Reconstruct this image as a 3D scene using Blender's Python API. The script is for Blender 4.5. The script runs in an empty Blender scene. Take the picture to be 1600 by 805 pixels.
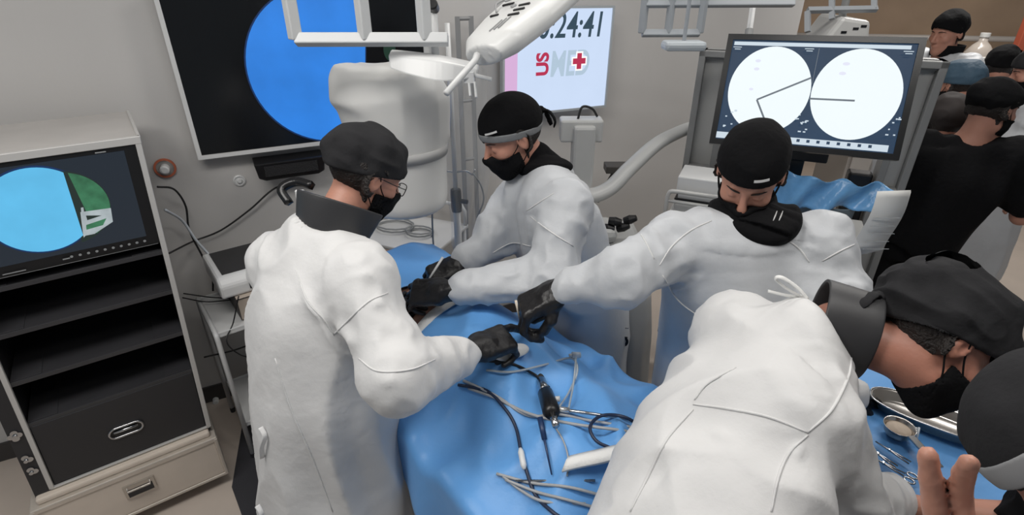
import bpy, bmesh, math, random
import numpy as np
from mathutils import Vector, Matrix

# ------------------------------------------------------------------ camera, world, lights, exposure
CAM_H, F_PX, PITCH = 2.1, 840.0, math.radians(27.5)
scene = bpy.context.scene
col = scene.collection
cam_d = bpy.data.cameras.new('camera'); cam = bpy.data.objects.new('camera', cam_d); col.objects.link(cam)
cam_d.sensor_width = 36; cam_d.lens = F_PX / 1600 * 36; cam_d.clip_start = 0.02
cam.location = (0, 0, CAM_H); cam.rotation_euler = (math.pi/2 - PITCH, 0, 0)
scene.camera = cam
scene.view_settings.view_transform = 'Standard'; scene.view_settings.look = 'None'
scene.view_settings.gamma = 1; scene.view_settings.use_curve_mapping = False
scene.view_settings.exposure = 0.0
w = bpy.data.worlds.new('world'); scene.world = w; w.use_nodes = True
w.node_tree.nodes['Background'].inputs[0].default_value = (0.80, 0.90, 1.0, 1)
w.node_tree.nodes['Background'].inputs[1].default_value = 0.22

def area(loc, size, power, color=(1, .97, .93), rot=(0, 0, 0)):
    l = bpy.data.lights.new('ceiling_lamp_light', 'AREA'); l.shape = 'RECTANGLE'; l.size, l.size_y = size
    l.energy = power; l.color = color
    o = bpy.data.objects.new('ceiling_lamp_light', l); o.location = loc; o.rotation_euler = rot; col.objects.link(o)
for (x, y, e) in ((-0.7, 0.9, 14), (0.9, 0.7, 13), (0.3, 2.3, 10), (1.9, 2.3, 14), (3.4, 4.2, 40), (-1.5, 0.4, 20)):
    area((x, y, 2.95), (1.1, 0.35), e*1.08)

# ------------------------------------------------------------------ helpers
V3 = lambda *a: np.array(a, dtype=float)
def ray(px, py):
    x = (px - 800) / F_PX; y = -(py - 402.5) / F_PX
    return V3(x, math.cos(PITCH) + y * math.sin(PITCH), -math.sin(PITCH) + y * math.cos(PITCH))
def at(px, py, d): return V3(0, 0, CAM_H) + ray(px, py) * d
def atz(px, py, z):
    r = ray(px, py); return V3(0, 0, CAM_H) + r * ((z - CAM_H) / r[2])
def onv(px, py, p0, az):
    a = math.radians(az); n = V3(math.cos(a), -math.sin(a), 0); r = ray(px, py)
    return V3(0, 0, CAM_H) + r * ((n[0]*p0[0] + n[1]*p0[1]) / (n @ r))
def unit(v): v = np.array(v, float); return v / (np.linalg.norm(v) + 1e-12)

def lin(h):
    c = [int(h[i:i+2], 16) / 255 for i in (0, 2, 4)]
    return tuple(x / 12.92 if x <= .04045 else ((x + .055) / 1.055) ** 2.4 for x in c) + (1,)
MATS = {}
def mat(name, hexc, rough=.5, metal=0., bump=0., bscale=40., var=0., vscale=6., emit=0., alpha=1., coat=0., sheen=0., stretch=(1, 1, 1), sss=0., trans=0., spec=.5, crease=0., cscale=5.):
    if name in MATS: return MATS[name]
    m = bpy.data.materials.new(name); m.use_nodes = True; nt = m.node_tree; b = nt.nodes['Principled BSDF']
    c = lin(hexc); b.inputs['Base Color'].default_value = c; b.inputs['Roughness'].default_value = rough
    b.inputs['Metallic'].default_value = metal; b.inputs['Specular IOR Level'].default_value = spec; b.inputs['Coat Weight'].default_value = coat
    b.inputs['Sheen Weight'].default_value = sheen; b.inputs['Alpha'].default_value = alpha
    b.inputs['Transmission Weight'].default_value = trans
    if sss: b.inputs['Subsurface Weight'].default_value = sss; b.inputs['Subsurface Radius'].default_value = (.012, .004, .002)
    tc = nt.nodes.new('ShaderNodeTexCoord'); mp = nt.nodes.new('ShaderNodeMapping'); mp.inputs['Scale'].default_value = stretch
    nt.links.new(tc.outputs['Object'], mp.inputs[0])
    if emit:
        b.inputs['Emission Color'].default_value = c; b.inputs['Emission Strength'].default_value = emit
        b.inputs['Base Color'].default_value = (0, 0, 0, 1)
    n = nt.nodes.new('ShaderNodeTexNoise'); n.inputs['Scale'].default_value = vscale; n.inputs['Detail'].default_value = 4
    nt.links.new(mp.outputs[0], n.inputs['Vector'])
    r = nt.nodes.new('ShaderNodeMapRange'); r.inputs['To Min'].default_value = 1 - var; r.inputs['To Max'].default_value = 1 + var
    r.inputs['From Min'].default_value = .3; r.inputs['From Max'].default_value = .7
    nt.links.new(n.outputs[0], r.inputs['Value'])
    mx = nt.nodes.new('ShaderNodeVectorMath'); mx.operation = 'SCALE'; mx.inputs[0].default_value = c[:3]
    nt.links.new(r.outputs[0], mx.inputs['Scale'])
    nt.links.new(mx.outputs[0], b.inputs['Emission Color' if emit else 'Base Color'])
    if bump:
        n2 = nt.nodes.new('ShaderNodeTexNoise'); n2.inputs['Scale'].default_value = bscale; n2.inputs['Detail'].default_value = 5
        nt.links.new(mp.outputs[0], n2.inputs['Vector'])
        bn = nt.nodes.new('ShaderNodeBump'); bn.inputs['Strength'].default_value = bump; bn.inputs['Distance'].default_value = .01
        nt.links.new(n2.outputs[0], bn.inputs['Height']); nt.links.new(bn.outputs[0], b.inputs['Normal'])
    if crease:   # soft crumples of thin cloth
        n3 = nt.nodes.new('ShaderNodeTexNoise'); n3.noise_type = 'RIDGED_MULTIFRACTAL'; n3.inputs['Scale'].default_value = cscale; n3.inputs['Detail'].default_value = 2.5; n3.inputs['Roughness'].default_value = .45; n3.inputs['Distortion'].default_value = .6
        nt.links.new(mp.outputs[0], n3.inputs['Vector'])
        b3 = nt.nodes.new('ShaderNodeBump'); b3.inputs['Strength'].default_value = crease; b3.inputs['Distance'].default_value = .012
        nt.links.new(n3.outputs[0], b3.inputs['Height'])
        if bump: nt.links.new(b3.outputs[0], bn.inputs['Normal'])
        else: nt.links.new(b3.outputs[0], b.inputs['Normal'])
    MATS[name] = m; return m

def tag(o, label=None, cat=None, group=None, kind=None):
    for k, v in (('label', label), ('category', cat), ('group', group), ('kind', kind)):
        if v: o[k] = v
    return o
def thing(name, label, cat, loc=(0, 0, 0), rz=0, group=None, M=None):
    o = bpy.data.objects.new(name, None); col.objects.link(o); o.empty_display_size = .1
    if M is not None: o.matrix_world = M
    else: o.location = loc; o.rotation_euler = (0, 0, rz)
    bpy.context.view_layer.update()
    return tag(o, label, cat, group)
def root_inv(p):
    while p.parent: p = p.parent
    return p.matrix_basis.inverted()
def to_np(M): return np.array(M)
def link_mesh(name, co, faces, mats, midx=None, parent=None, world=False, smooth=False, bevel=0, solid=0):
    """co Nx3, faces list or Nx4 array; with a parent the coordinates are root-local unless world=True"""
    co = np.asarray(co, float)
    me = bpy.data.meshes.new(name)
    loc = None
    if parent is not None:
        if world:
            M = to_np(root_inv(parent)); co = co @ M[:3, :3].T + M[:3, 3]
    else:
        lo, hi = co.min(0), co.max(0); loc = V3((lo[0]+hi[0])/2, (lo[1]+hi[1])/2, lo[2]); co = co - loc
    if isinstance(faces, np.ndarray):
        nf, k = faces.shape
        me.vertices.add(len(co)); me.vertices.foreach_set('co', co.astype(np.float32).ravel())
        me.loops.add(nf * k); me.loops.foreach_set('vertex_index', faces.astype(np.int32).ravel())
        me.polygons.add(nf); me.polygons.foreach_set('loop_start', np.arange(0, nf * k, k, dtype=np.int32))
        me.update(calc_edges=True)
    else:
        me.from_pydata([tuple(c) for c in co], [], faces)
    for m in (mats if isinstance(mats, (list, tuple)) else [mats]): me.materials.append(m)
    if midx is not None: me.polygons.foreach_set('material_index', np.array(midx, dtype=np.int32))
    if smooth: me.polygons.foreach_set('use_smooth', np.ones(len(me.polygons), dtype=bool))
    me.validate(); me.update()
    o = bpy.data.objects.new(name, me); col.objects.link(o)
    if parent is not None: o.parent = parent
    else: o.location = loc
    if solid: md = o.modifiers.new('solid', 'SOLIDIFY'); md.thickness = solid
    if bevel: md = o.modifiers.new('bevel', 'BEVEL'); md.width = bevel; md.segments = 2; md.limit_method = 'ANGLE'
    return o

class MB:
    def __init__(s): s.v, s.f, s.m = [], [], []
    def add(s, vs, fs, mi=0):
        n = len(s.v); s.v += [tuple(map(float, v)) for v in vs]; s.f += [[i + n for i in f] for f in fs]; s.m += [mi] * len(fs); return s
    def box(s, lo, hi, mi=0, R=None, c=None):
        x0, y0, z0 = lo; x1, y1, z1 = hi
        vs = [(x0,y0,z0),(x1,y0,z0),(x1,y1,z0),(x0,y1,z0),(x0,y0,z1),(x1,y0,z1),(x1,y1,z1),(x0,y1,z1)]
        if R is not None: vs = [R @ np.array(v) + (c if c is not None else 0) for v in vs]
        return s.add(vs, [(3,2,1,0),(4,5,6,7),(0,1,5,4),(1,2,6,5),(2,3,7,6),(3,0,4,7)], mi)
    def poly(s, pts, mi=0): return s.add(pts, [list(range(len(pts)))], mi)
    def prism(s, pts, off, mi=0):
        n = len(pts); off = np.array(off, float); a = [np.array(p, float) for p in pts]; b = [p + off for p in a]
        return s.add(a + b, [list(range(n))[::-1], list(range(n, 2*n))] + [(i, (i+1) % n, n + (i+1) % n, n + i) for i in range(n)], mi)
    def tube(s, pts, r, mi=0, seg=10, cap=True, flat=1.0, up=(0, 0, 1)):
        P = [np.array(p, float) for p in pts]; n = len(P); rr = r if hasattr(r, '__len__') else [r] * n
        vs = []; prev = None
        for i in range(n):
            t = unit(P[min(i+1, n-1)] - P[max(i-1, 0)])
            if prev is None:
                a = np.array(up, float)
                if abs(t @ a) > .95: a = V3(1, 0, 0)
                x = unit(np.cross(a, t))
            else: x = unit(prev - t * (prev @ t))
            prev = x; y = np.cross(t, x)
            for k in range(seg):
                an = 2 * math.pi * k / seg; vs.append(P[i] + (x * math.cos(an) + y * math.sin(an) * flat) * rr[i])
        fs = [(i*seg + k, i*seg + (k+1) % seg, (i+1)*seg + (k+1) % seg, (i+1)*seg + k) for i in range(n-1) for k in range(seg)]
        if cap: fs += [list(range(seg))[::-1], list(range((n-1)*seg, n*seg))]
        return s.add(vs, fs, mi)
    def lathe(s, prof, c=(0, 0, 0), axis=(0, 0, 1), sx=1., sy=1., seg=32, mi=0, xdir=(1, 0, 0), closed=False):
        z = unit(axis); x = np.array(xdir, float); x = unit(x - z * (x @ z)); y = np.cross(z, x); c = np.array(c, float)
        vs = [c + x*r*sx*math.cos(2*math.pi*k/seg) + y*r*sy*math.sin(2*math.pi*k/seg) + z*h for r, h in prof for k in range(seg)]
        n = len(prof); rng = range(n) if closed else range(n-1)
        fs = [(i*seg+k, i*seg+(k+1) % seg, ((i+1) % n)*seg+(k+1) % seg, ((i+1) % n)*seg+k) for i in rng for k in range(seg)]
        return s.add(vs, fs, mi)
    def build(s, name, mats, parent=None, world=False, smooth=False, bevel=0, solid=0):
        return link_mesh(name, s.v, s.f, mats, s.m, parent, world, smooth, bevel, solid)

def spline(pts, n=8):
    P = [np.array(p, float) for p in pts]; P = [2*P[0]-P[1]] + P + [2*P[-1]-P[-2]]; out = []
    for i in range(1, len(P)-2):
        for k in range(n):
            t = k / n; a, b, c, d = P[i-1:i+3]
            out.append(.5*((2*b) + (c-a)*t + (2*a-5*b+4*c-d)*t*t + (3*b-a-3*c+d)*t**3))
    out.append(P[-2]); return out

def rot_x(a):
    c, s = math.cos(a), math.sin(a); return np.array([[1,0,0],[0,c,-s],[0,s,c]])

# ------------------------------------------------------------------ signed distance modelling
def vnoise(p, seed=0):
    p = np.asarray(p, np.float64) + 100.37 + seed * 17.13; i = np.floor(p).astype(np.int64); f = p - i; f = f*f*(3-2*f)
    def h(a, b, c):
        n = (a*374761393 + b*668265263 + c*2147483647 + seed*1013904223) & 0xffffffff
        n = ((n ^ (n >> 13)) * 1274126177) & 0xffffffff
        return ((n ^ (n >> 16)) & 0xffff) / 32767.5 - 1
    x, y, z = i[:,0], i[:,1], i[:,2]; fx, fy, fz = f[:,0], f[:,1], f[:,2]
    L = lambda a, b, t: a + (b-a)*t
    return L(L(L(h(x,y,z), h(x+1,y,z), fx), L(h(x,y+1,z), h(x+1,y+1,z), fx), fy),
             L(L(h(x,y,z+1), h(x+1,y,z+1), fx), L(h(x,y+1,z+1), h(x+1,y+1,z+1), fx), fy), fz)
def ridged(p, seed=0): return 1 - 2*np.abs(vnoise(p, seed))
def smin(a, b, k):
    if k <= 0: return np.minimum(a, b)
    h = np.maximum(k - np.abs(a-b), 0) / k; return np.minimum(a, b) - h*h*k*.25
def smax(a, b, k): return -smin(-a, -b, k)
def rc(p, a, b, r1, r2):
    a = np.asarray(a, float); ab = np.asarray(b, float) - a; L = ab @ ab + 1e-12
    t = np.clip((p - a) @ ab / L, 0, 1); q = p - a - t[:, None]*ab
    return np.sqrt((q*q).sum(1)) - (r1 + t*(r2-r1))
def ell(p, c, r, R=None):
    q = p - np.asarray(c, float)
    if R is not None: q = q @ R
    r = np.asarray(r, float); k0 = np.sqrt(((q/r)**2).sum(1)); k1 = np.sqrt(((q/(r*r))**2).sum(1)) + 1e-9
    return k0*(k0-1)/k1
def loft(p, secs, xdir, k=.0):
    """one tapering body of elliptic sections (centre, half width along xdir, half depth) along a bent spine"""
    p = np.asarray(p, float); best = None; n = len(secs) - 1; xd = np.asarray(xdir, float)
    for i, ((A, a1, b1), (B, a2, b2)) in enumerate(zip(secs[:-1], secs[1:])):
        A = np.asarray(A, float); B = np.asarray(B, float); ab = B - A; L = np.linalg.norm(ab) + 1e-9; z = ab / L
        x = unit(xd - z*(z @ xd)); y = np.cross(z, x)
        q0 = p - A; tz = q0 @ z; t = np.clip(tz/L, 0, 1); q = q0 - t[:, None]*ab; dist = (q*q).sum(1)
        ex = np.zeros(len(p))
        if i == 0: ex = np.maximum(ex, -tz)
        if i == n-1: ex = np.maximum(ex, tz - L)
        cur = np.stack([dist, q @ x, q @ y, a1 + t*(a2-a1), b1 + t*(b2-b1), ex], 1)
        best = cur if best is None else np.where((dist < best[:, 0])[:, None], cur, best)
    _, u, v, a, b, ex = best.T
    k0 = np.sqrt((u/a)**2 + (v/b)**2); k1 = np.sqrt((u/a**2)**2 + (v/b**2)**2) + 1e-9; dd = k0*(k0-1)/k1
    dd = np.where(k0 < .05, -np.minimum(a, b), dd)
    return np.where(ex > 0, np.where(dd > 0, np.sqrt(np.maximum(dd, 0)**2 + ex**2), ex), dd)
def rbox(p, c, h, r):
    q = np.abs(p - np.asarray(c, float)) - np.asarray(h, float)
    return np.sqrt((np.maximum(q, 0)**2).sum(1)) + np.minimum(q.max(1), 0) - r

def sdf_mesh(f, lo, hi, h):
    lo = np.asarray(lo, float); hi = np.asarray(hi, float); B = 4
    nb = np.maximum(np.ceil((hi-lo)/(h*B)).astype(int), 1)
    ci = np.stack(np.meshgrid(*[np.arange(n) for n in nb], indexing='ij'), -1).reshape(-1, 3)
    cc = lo + (ci*B + 1.5)*h
    dc = np.concatenate([f(cc[i:i+200000]) for i in range(0, len(cc), 200000)])
    near = np.abs(dc) < h*B*1.9
    grid = np.where(dc < 0, -1., 1.).astype(np.float32).reshape(nb)
    grid = np.repeat(np.repeat(np.repeat(grid, B, 0), B, 1), B, 2)
    off = np.stack(np.meshgrid(*[np.arange(B)]*3, indexing='ij'), -1).reshape(-1, 3)
    fi = (ci[near][:, None, :]*B + off[None]).reshape(-1, 3)
    for i in range(0, len(fi), 300000):
        s = fi[i:i+300000]; grid[s[:,0], s[:,1], s[:,2]] = f(lo + s*h)
    ins = grid < 0
    c8 = [(0,0,0),(1,0,0),(0,1,0),(1,1,0),(0,0,1),(1,0,1),(0,1,1),(1,1,1)]
    nx, ny, nz = grid.shape
    sl = lambda a, o: a[o[0]:nx-1+o[0], o[1]:ny-1+o[1], o[2]:nz-1+o[2]]
    cnt = sum(sl(ins, o).astype(np.int8) for o in c8)
    act = np.argwhere((cnt > 0) & (cnt < 8))
    vals = np.stack([grid[act[:,0]+o[0], act[:,1]+o[1], act[:,2]+o[2]] for o in c8], 1).astype(float)
    pos = np.zeros((len(act), 3)); num = np.zeros(len(act))
    for a in range(8):
        for bit in (1, 2, 4):
            if a & bit: continue
            b = a | bit; va, vb = vals[:, a], vals[:, b]; m = (va < 0) != (vb < 0)
            t = np.where(m, va/np.where(m, va-vb, 1), 0)
            pa = np.array(c8[a], float); pb = np.array(c8[b], float)
            pos[m] += pa + t[m, None]*(pb-pa); num[m] += 1
    V = lo + (act + pos/num[:, None])*h
    idx = -np.ones((nx-1, ny-1, nz-1), np.int32); idx[act[:,0], act[:,1], act[:,2]] = np.arange(len(act))
    F = []
    for ax in range(3):
        o1, o2 = [(1, 2), (2, 0), (0, 1)][ax]
        s0 = [slice(1, nx-1), slice(1, ny-1), slice(1, nz-1)]; s0[ax] = slice(0, (nx, ny, nz)[ax]-1)
        s1 = list(s0); s1[ax] = slice(1, (nx, ny, nz)[ax])
        a, b = ins[tuple(s0)], ins[tuple(s1)]
        e = np.argwhere(a != b); 
        if not len(e): continue
        e = e + 1; e[:, ax] -= 1
        e1 = np.zeros(3, int); e1[o1] = 1; e2 = np.zeros(3, int); e2[o2] = 1
        g = lambda q: idx[q[:,0], q[:,1], q[:,2]]
        q = np.stack([g(e-e1-e2), g(e-e2), g(e), g(e-e1)], 1)
        flip = ~ins[e[:,0], e[:,1], e[:,2]]
        q[flip] = q[flip][:, ::-1]; F.append(q)
    F = np.concatenate(F); F = F[(F >= 0).all(1)]
    return V, F
def grad(f, V, e=.003):
    d = f(V); g = np.stack([f(V + np.eye(3)[i]*e) - d for i in range(3)], 1)
    return g / (np.linalg.norm(g, axis=1, keepdims=True) + 1e-9)
def relax(V, F, n):
    for _ in range(n):
        S = np.zeros_like(V); C = np.zeros(len(V))
        for a, b in ((0, 1), (1, 2), (2, 3), (3, 0)):
            for ax in range(3): S[:, ax] += np.bincount(F[:, a], V[F[:, b], ax], len(V)) + np.bincount(F[:, b], V[F[:, a], ax], len(V))
            C += np.bincount(F[:, a], minlength=len(V)) + np.bincount(F[:, b], minlength=len(V))
        V = V*.4 + .6*S/np.maximum(C, 1)[:, None]
    return V
def mesh_normals(V, F):
    n = np.cross(V[F[:, 2]] - V[F[:, 0]], V[F[:, 3]] - V[F[:, 1]]); N = np.zeros_like(V)
    for k in range(4):
        for ax in range(3): N[:, ax] += np.bincount(F[:, k], n[:, ax], len(V))
    return N / (np.linalg.norm(N, axis=1, keepdims=True) + 1e-12)
def sdf_obj(name, f, lo, hi, h, m, parent, disp=None, world=True, smooth_n=0):
    V, F = sdf_mesh(f, lo, hi, h)
    if smooth_n:
        V = relax(V, F, smooth_n)
        return link_mesh(name, V + mesh_normals(V, F)*disp(V)[:, None], F, m, None, parent, world, True)
    if disp is not None: V = V + grad(f, V)*disp(V)[:, None]
    return link_mesh(name, V, F, m, None, parent, world, True)
def frame(c, fwd, up):
    """columns x (right), y (forward), z (up); returns R, c"""
    y = unit(fwd); z = np.asarray(up, float); z = unit(z - y*(y @ z)); x = np.cross(y, z)
    return np.stack([x, y, z], 1), np.asarray(c, float)
# ------------------------------------------------------------------ people
def head_sdf(p):
    """head in its own frame: +y face, +z crown, metres"""
    d = ell(p, (0, -.012, .03), (.077, .097, .085))
    d = smin(d, ell(p, (0, .03, -.035), (.060, .062, .075)), .03)
    d = smin(d, rc(p, (-.045, .02, -.07), (0, .068, -.1), .018, .02), .03)
    d = smin(d, rc(p, (.045, .02, -.07), (0, .068, -.1), .018, .02), .03)
    d = smin(d, rc(p, (-.03, .078, .027), (.03, .078, .027), .011, .011), .015)
    for s in (-1, 1):
        d = smin(d, ell(p, (s*.042, .062, -.02), (.02, .02, .018)), .02)
        d = smax(d, -ell(p, (s*.032, .098, .006), (.02, .017, .013)), .012)
        d = smin(d, ell(p, (s*.031, .076, .005), (.0145, .0135, .012)), .004)
        e = ell(p, (s*.08, -.008, -.002), (.009, .019, .033), rot_x(-.25))
        e = smax(e, -ell(p, (s*.088, -.002, .002), (.008, .010, .018), rot_x(-.25)), .004)
        d = smin(d, e, .008)
    n = rc(p, (0, .088, .018), (0, .112, -.026), .0075, .0125)
    n = smin(n, ell(p, (-.011, .1, -.031), (.008, .011, .008)), .006); n = smin(n, ell(p, (.011, .1, -.031), (.008, .011, .008)), .006)
    d = smin(d, n, .01)
    d = smin(d, ell(p, (0, .088, -.058), (.023, .012, .006)), .006)
    d = smin(d, ell(p, (0, .087, -.07), (.020, .012, .007)), .006)
    return d

def hand_sdf(p, side=1, curl=(50, 50, 50, 50), thumb=0, index_curl=None, spread=4, s=1.0):
    """wrist at origin, fingers +y, back of hand +z, thumb towards -x (side=1)"""
    p = p / s; p = p * np.array([side, 1, 1])
    d = rbox(p, (0, .047, -.002), (.027, .036, .004), .011)
    d = smin(d, rc(p, (0, -.05, 0), (0, .02, -.001), .027, .024), .02)
    L = [(.044, .027, .023), (.049, .031, .024), (.045, .029, .023), (.035, .021, .02)]
    cs = list(curl)
    fing = None
    for i, (x, ls) in enumerate(zip((-.0285, -.0095, .0105, .0285), L)):
        q = V3(x, .084 - abs(x - .0)*.15, 0); an = 0; sp = math.radians(spread)*(i-1.5); r0 = .0098 - .0006*i
        c = cs[i] if hasattr(cs[i], '__len__') else (cs[i]*.9, cs[i]*1.15, cs[i]*.7)
        fd = None
        for k in range(3):
            an += math.radians(c[k]); dr = V3(math.sin(sp), math.cos(an)*math.cos(sp), -math.sin(an))
            q2 = q + dr*ls[k]; seg = rc(p, q, q2, r0*(1 - .07*k), r0*(1 - .07*(k+1)))
            fd = seg if fd is None else smin(fd, seg, .003); q = q2
        fing = fd if fing is None else np.minimum(fing, fd)
    d = smin(d, fing, .007)
    t = thumb
    b = V3(-.02, .018, -.008); d1 = unit((-.62, .72, -.32 - .5*t)); d2 = unit((-.25 + .35*t, .88, -.35 - .35*t)); d3 = unit((.0 + .45*t, .92, -.38 - .1*t))
    m1 = b + d1*.04; m2 = m1 + d2*.032; m3 = m2 + d3*.026
    th = smin(rc(p, b, m1, .015, .0125), smin(rc(p, m1, m2, .0118, .0105), rc(p, m2, m3, .0105, .0088), .004), .006)
    return smin(d, th, .012) * s

SKIN = mat('skin', 'B98673', .5, var=.05, vscale=14, bump=.08, bscale=120, sss=.12)
SKIN_D = mat('skin_tanned', 'A87462', .5, var=.05, vscale=14, bump=.08, bscale=120, sss=.12)
GOWN = mat('nonwoven_gown', 'D3D3D3', .62, bump=.3, bscale=22, crease=.9, cscale=4.5, var=.02, sheen=.15)
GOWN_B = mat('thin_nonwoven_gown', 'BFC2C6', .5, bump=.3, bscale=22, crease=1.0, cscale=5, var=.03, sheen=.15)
BLACK = mat('black_cotton', '111113', .9, bump=.3, bscale=60, var=.1, spec=.15)
CHAR = mat('charcoal_cotton', '2B2B2D', .9, bump=.3, bscale=40, var=.06, spec=.2)
CAPGREY = mat('grey_cap_band', '7F8183', .8, bump=.2, bscale=90)
BLUECAP = mat('blue_bouffant', '3C5568', .7, bump=.3, bscale=60, var=.1)
GLOVE = mat('black_nitrile', '161517', .4, bump=.25, bscale=70, var=.1)
MASKM = mat('black_mask', '121214', .9, bump=.2, bscale=120, spec=.15)
HAIR = mat('dark_hair', '1D1715', .6, bump=.8, bscale=160, var=.25, vscale=90)
LEAD = mat('lead_collar', '333335', .5, bump=.15, bscale=12, var=.05)
SHOE = mat('shoe', '2A2A2C', .5)
WHITE = mat('white_plastic', 'DADBDB', .35, var=.02)
WHITEM = mat('white_enamel', 'D2D3D3', .3, var=.02)
STEEL = mat('stainless', 'B9BABC', .22, 1.0, bump=.03, bscale=20)
ALU = mat('aluminium_edge', 'CFCFCE', .38, .8)
BLACKP = mat('black_plastic', '131315', .35)
MARK = mat('white_print', 'C9C9C9', .6)

def bounds(pts, pad):
    P = np.array(pts, float); return P.min(0) - pad, P.max(0) + pad

def cap(root, R, c, m=CHAR, band_w=.022, rad=(.091, .116, .094), off=(0, -.016, .042), n=(0, -.38, .925), o=.010, band=None, crumple=.006, name='surgical_cap', knot=None, seed=0, h=.004):
    n = unit(n); off = V3(*off); rad = V3(*rad)
    def f(p):
        q = (p - c) @ R
        w = vnoise(q*22 + seed)*crumple
        d = ell(q, off, rad) + w
        return smax(smax(d, -(q @ n - o), .006), -(ell(q, off, rad - .011) + w), .002)
    def dsp(V):
        q = (V - c) @ R; return .7*crumple*(ridged(q*np.array([16, 9, 26]), seed+3)-.3)*.6
    lo, hi = c - .17, c + .17
    k = sdf_obj(name, f, lo, hi, h, m, root, dsp)
    if band:
        def fb(p):
            q = (p - c) @ R; d = ell(q, off, rad + .002)
            return smax(smax(d, -(q @ n - o + .003), .003), smax(q @ n - o - band_w, -ell(q, off, rad - .008), .002), .002)
        sdf_obj('cap_band', fb, lo, hi, h*.8, band, k)
    if knot is not None:
        mb = MB(); kc = c + R @ V3(*knot)
        for j in range(2):
            s = 1 if j else -1
            mb.tube(spline([kc, kc + R @ V3(s*.02, -.02, -.01), kc + R @ V3(s*.03, -.025, -.045), kc + R @ V3(s*.012, -.02, -.07)], 5), [.011, .010, .009]*5 + [.008], flat=.4)
        mb.lathe([(0, -.014), (.012, -.01), (.016, 0), (.012, .01), (0, .014)], kc, axis=R @ V3(1, 0, 0), seg=12)
        mb.build('cap_tie', m, k, world=True, smooth=True)
    return k

def mask(root, R, c, m=MASKM, bulge=0.):
    def f(p):
        q = (p - c) @ R
        d = smin(head_sdf(q) - .0055, ell(q, (0, .066, -.052), (.046, .052 + bulge, .052)), .02)
        return smax(smax(d, -(head_sdf(q) - .0015), .001), smax(smax(q[:, 2] + .012 + .25*np.abs(q[:, 0]), -(q[:, 2] + .134), .004), -(q[:, 1] - .012), .006), .004)
    k = sdf_obj('face_mask', f, c - .15, c + .15, .0035, m, root)
    for s in (-1, 1):
        mb = MB(); P = lambda x, y, z: c + R @ V3(s*x, y, z)
        mb.tube(spline([P(.066, .045, -.035), P(.077, .015, -.01), P(.085, -.01, .028), P(.084, -.03, .008), P(.083, -.022, -.03), P(.074, .008, -.06), P(.060, .03, -.085)], 5), .0018, seg=6)
        mb.build('mask_strap', m, k, world=True, smooth=True)
    return k

def hair(root, R, c, m=HAIR, back=.004, zlo=-.075, yhi=.03, brows=True, beard=False):
    def f(p):
        q = (p - c) @ R
        ear = np.minimum(ell(q, (.08, -.004, 0), (.02, .028, .04)), ell(q, (-.08, -.004, 0), (.02, .028, .04)))
        d = head_sdf(q) - .009 + vnoise(q*130)*.002
        g = smax(smax(d, q[:, 1] - yhi + .5*(q[:, 2] < -.02)*(yhi+.02), .006), -(q[:, 2] - zlo), .01)
        return smax(smax(g, -ear, .004), -(head_sdf(q) - .001), .001)
    k = sdf_obj('hair', f, c - .14, c + .14, .0042, m, root)
    if brows:
        for s in (-1, 1):
            mb = MB(); P = lambda x, y, z: c + R @ V3(s*x, y, z)
            mb.tube(spline([P(.014, .0935, .026), P(.032, .0905, .031), P(.05, .073, .025)], 5), [.0025, .0035, .004, .0042, .0042, .004, .0035, .003, .0025, .002, .001], flat=.6, seg=8)
            mb.build('eyebrow', m, root, world=True, smooth=True)
    if beard:
        fb = lambda p: (lambda q: smax(np.minimum(head_sdf(q) - .006, ell(q, (0, .062, -.115), (.036, .033, .03))) + vnoise(q*110)*.006, q[:, 2] + .075, .01))((p - c) @ R)
        sdf_obj('beard', fb, c - .17, c + .17, .004, m, root)
    return k

def glasses(root, R, c):
    mb = MB(); P = lambda x, y, z: c + R @ V3(x, y, z)
    for s in (-1, 1):
        rim = [P(s*(.036 + .024*math.copysign(abs(math.cos(a))**.7, math.cos(a))), .106 - .006*abs(math.cos(a)), .002 + .017*math.copysign(abs(math.sin(a))**.7, math.sin(a))) for a in np.linspace(0, 2*math.pi, 25)]
        mb.tube(rim, .0014, seg=6, cap=False)
        mb.tube(spline([P(s*.06, .1, .008), P(s*.077, .05, .01), P(s*.084, -.01, .012), P(s*.084, -.03, -.006)], 5), .0014, seg=6)
    mb.tube(spline([P(-.013, .104, .004), P(0, .113, .009), P(.013, .104, .004)], 4), .0014, seg=6)
    k = mb.build('glasses_frame', BLACKP, root, world=True, smooth=True)
    for s in (-1, 1):
        l = MB(); l.poly([P(s*(.036 + .023*math.copysign(abs(math.cos(a))**.7, math.cos(a))), .106 - .006*abs(math.cos(a)), .002 + .016*math.copysign(abs(math.sin(a))**.7, math.sin(a))) for a in np.linspace(0, 2*math.pi, 24)[:-1]])
        l.build('lens', mat('lens_glass', 'E8F0F4', .05, alpha=.18), k, world=True)

def collar(root, c, axis, rx, ry, h, m=LEAD, xdir=(1, 0, 0), t=.008, flare=.012, buckle=None, name='neck_collar'):
    mb = MB(); pr = [(1 + 0/rx, -h/2), ((rx + flare)/rx, h/2), ((rx + flare - t)/rx, h/2 + .002), ((rx - t)/rx, -h/2)]
    mb.lathe([(a*rx, z) for a, z in pr], c, axis, 1, ry/rx, 48, 0, xdir, closed=True)
    k = mb.build(name, m, root, world=True, smooth=True); md = k.modifiers.new('bevel', 'BEVEL'); md.width = .003; md.segments = 2
    sm = k.modifiers.new('sub', 'SUBSURF'); sm.levels = sm.render_levels = 1
    return k

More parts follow.
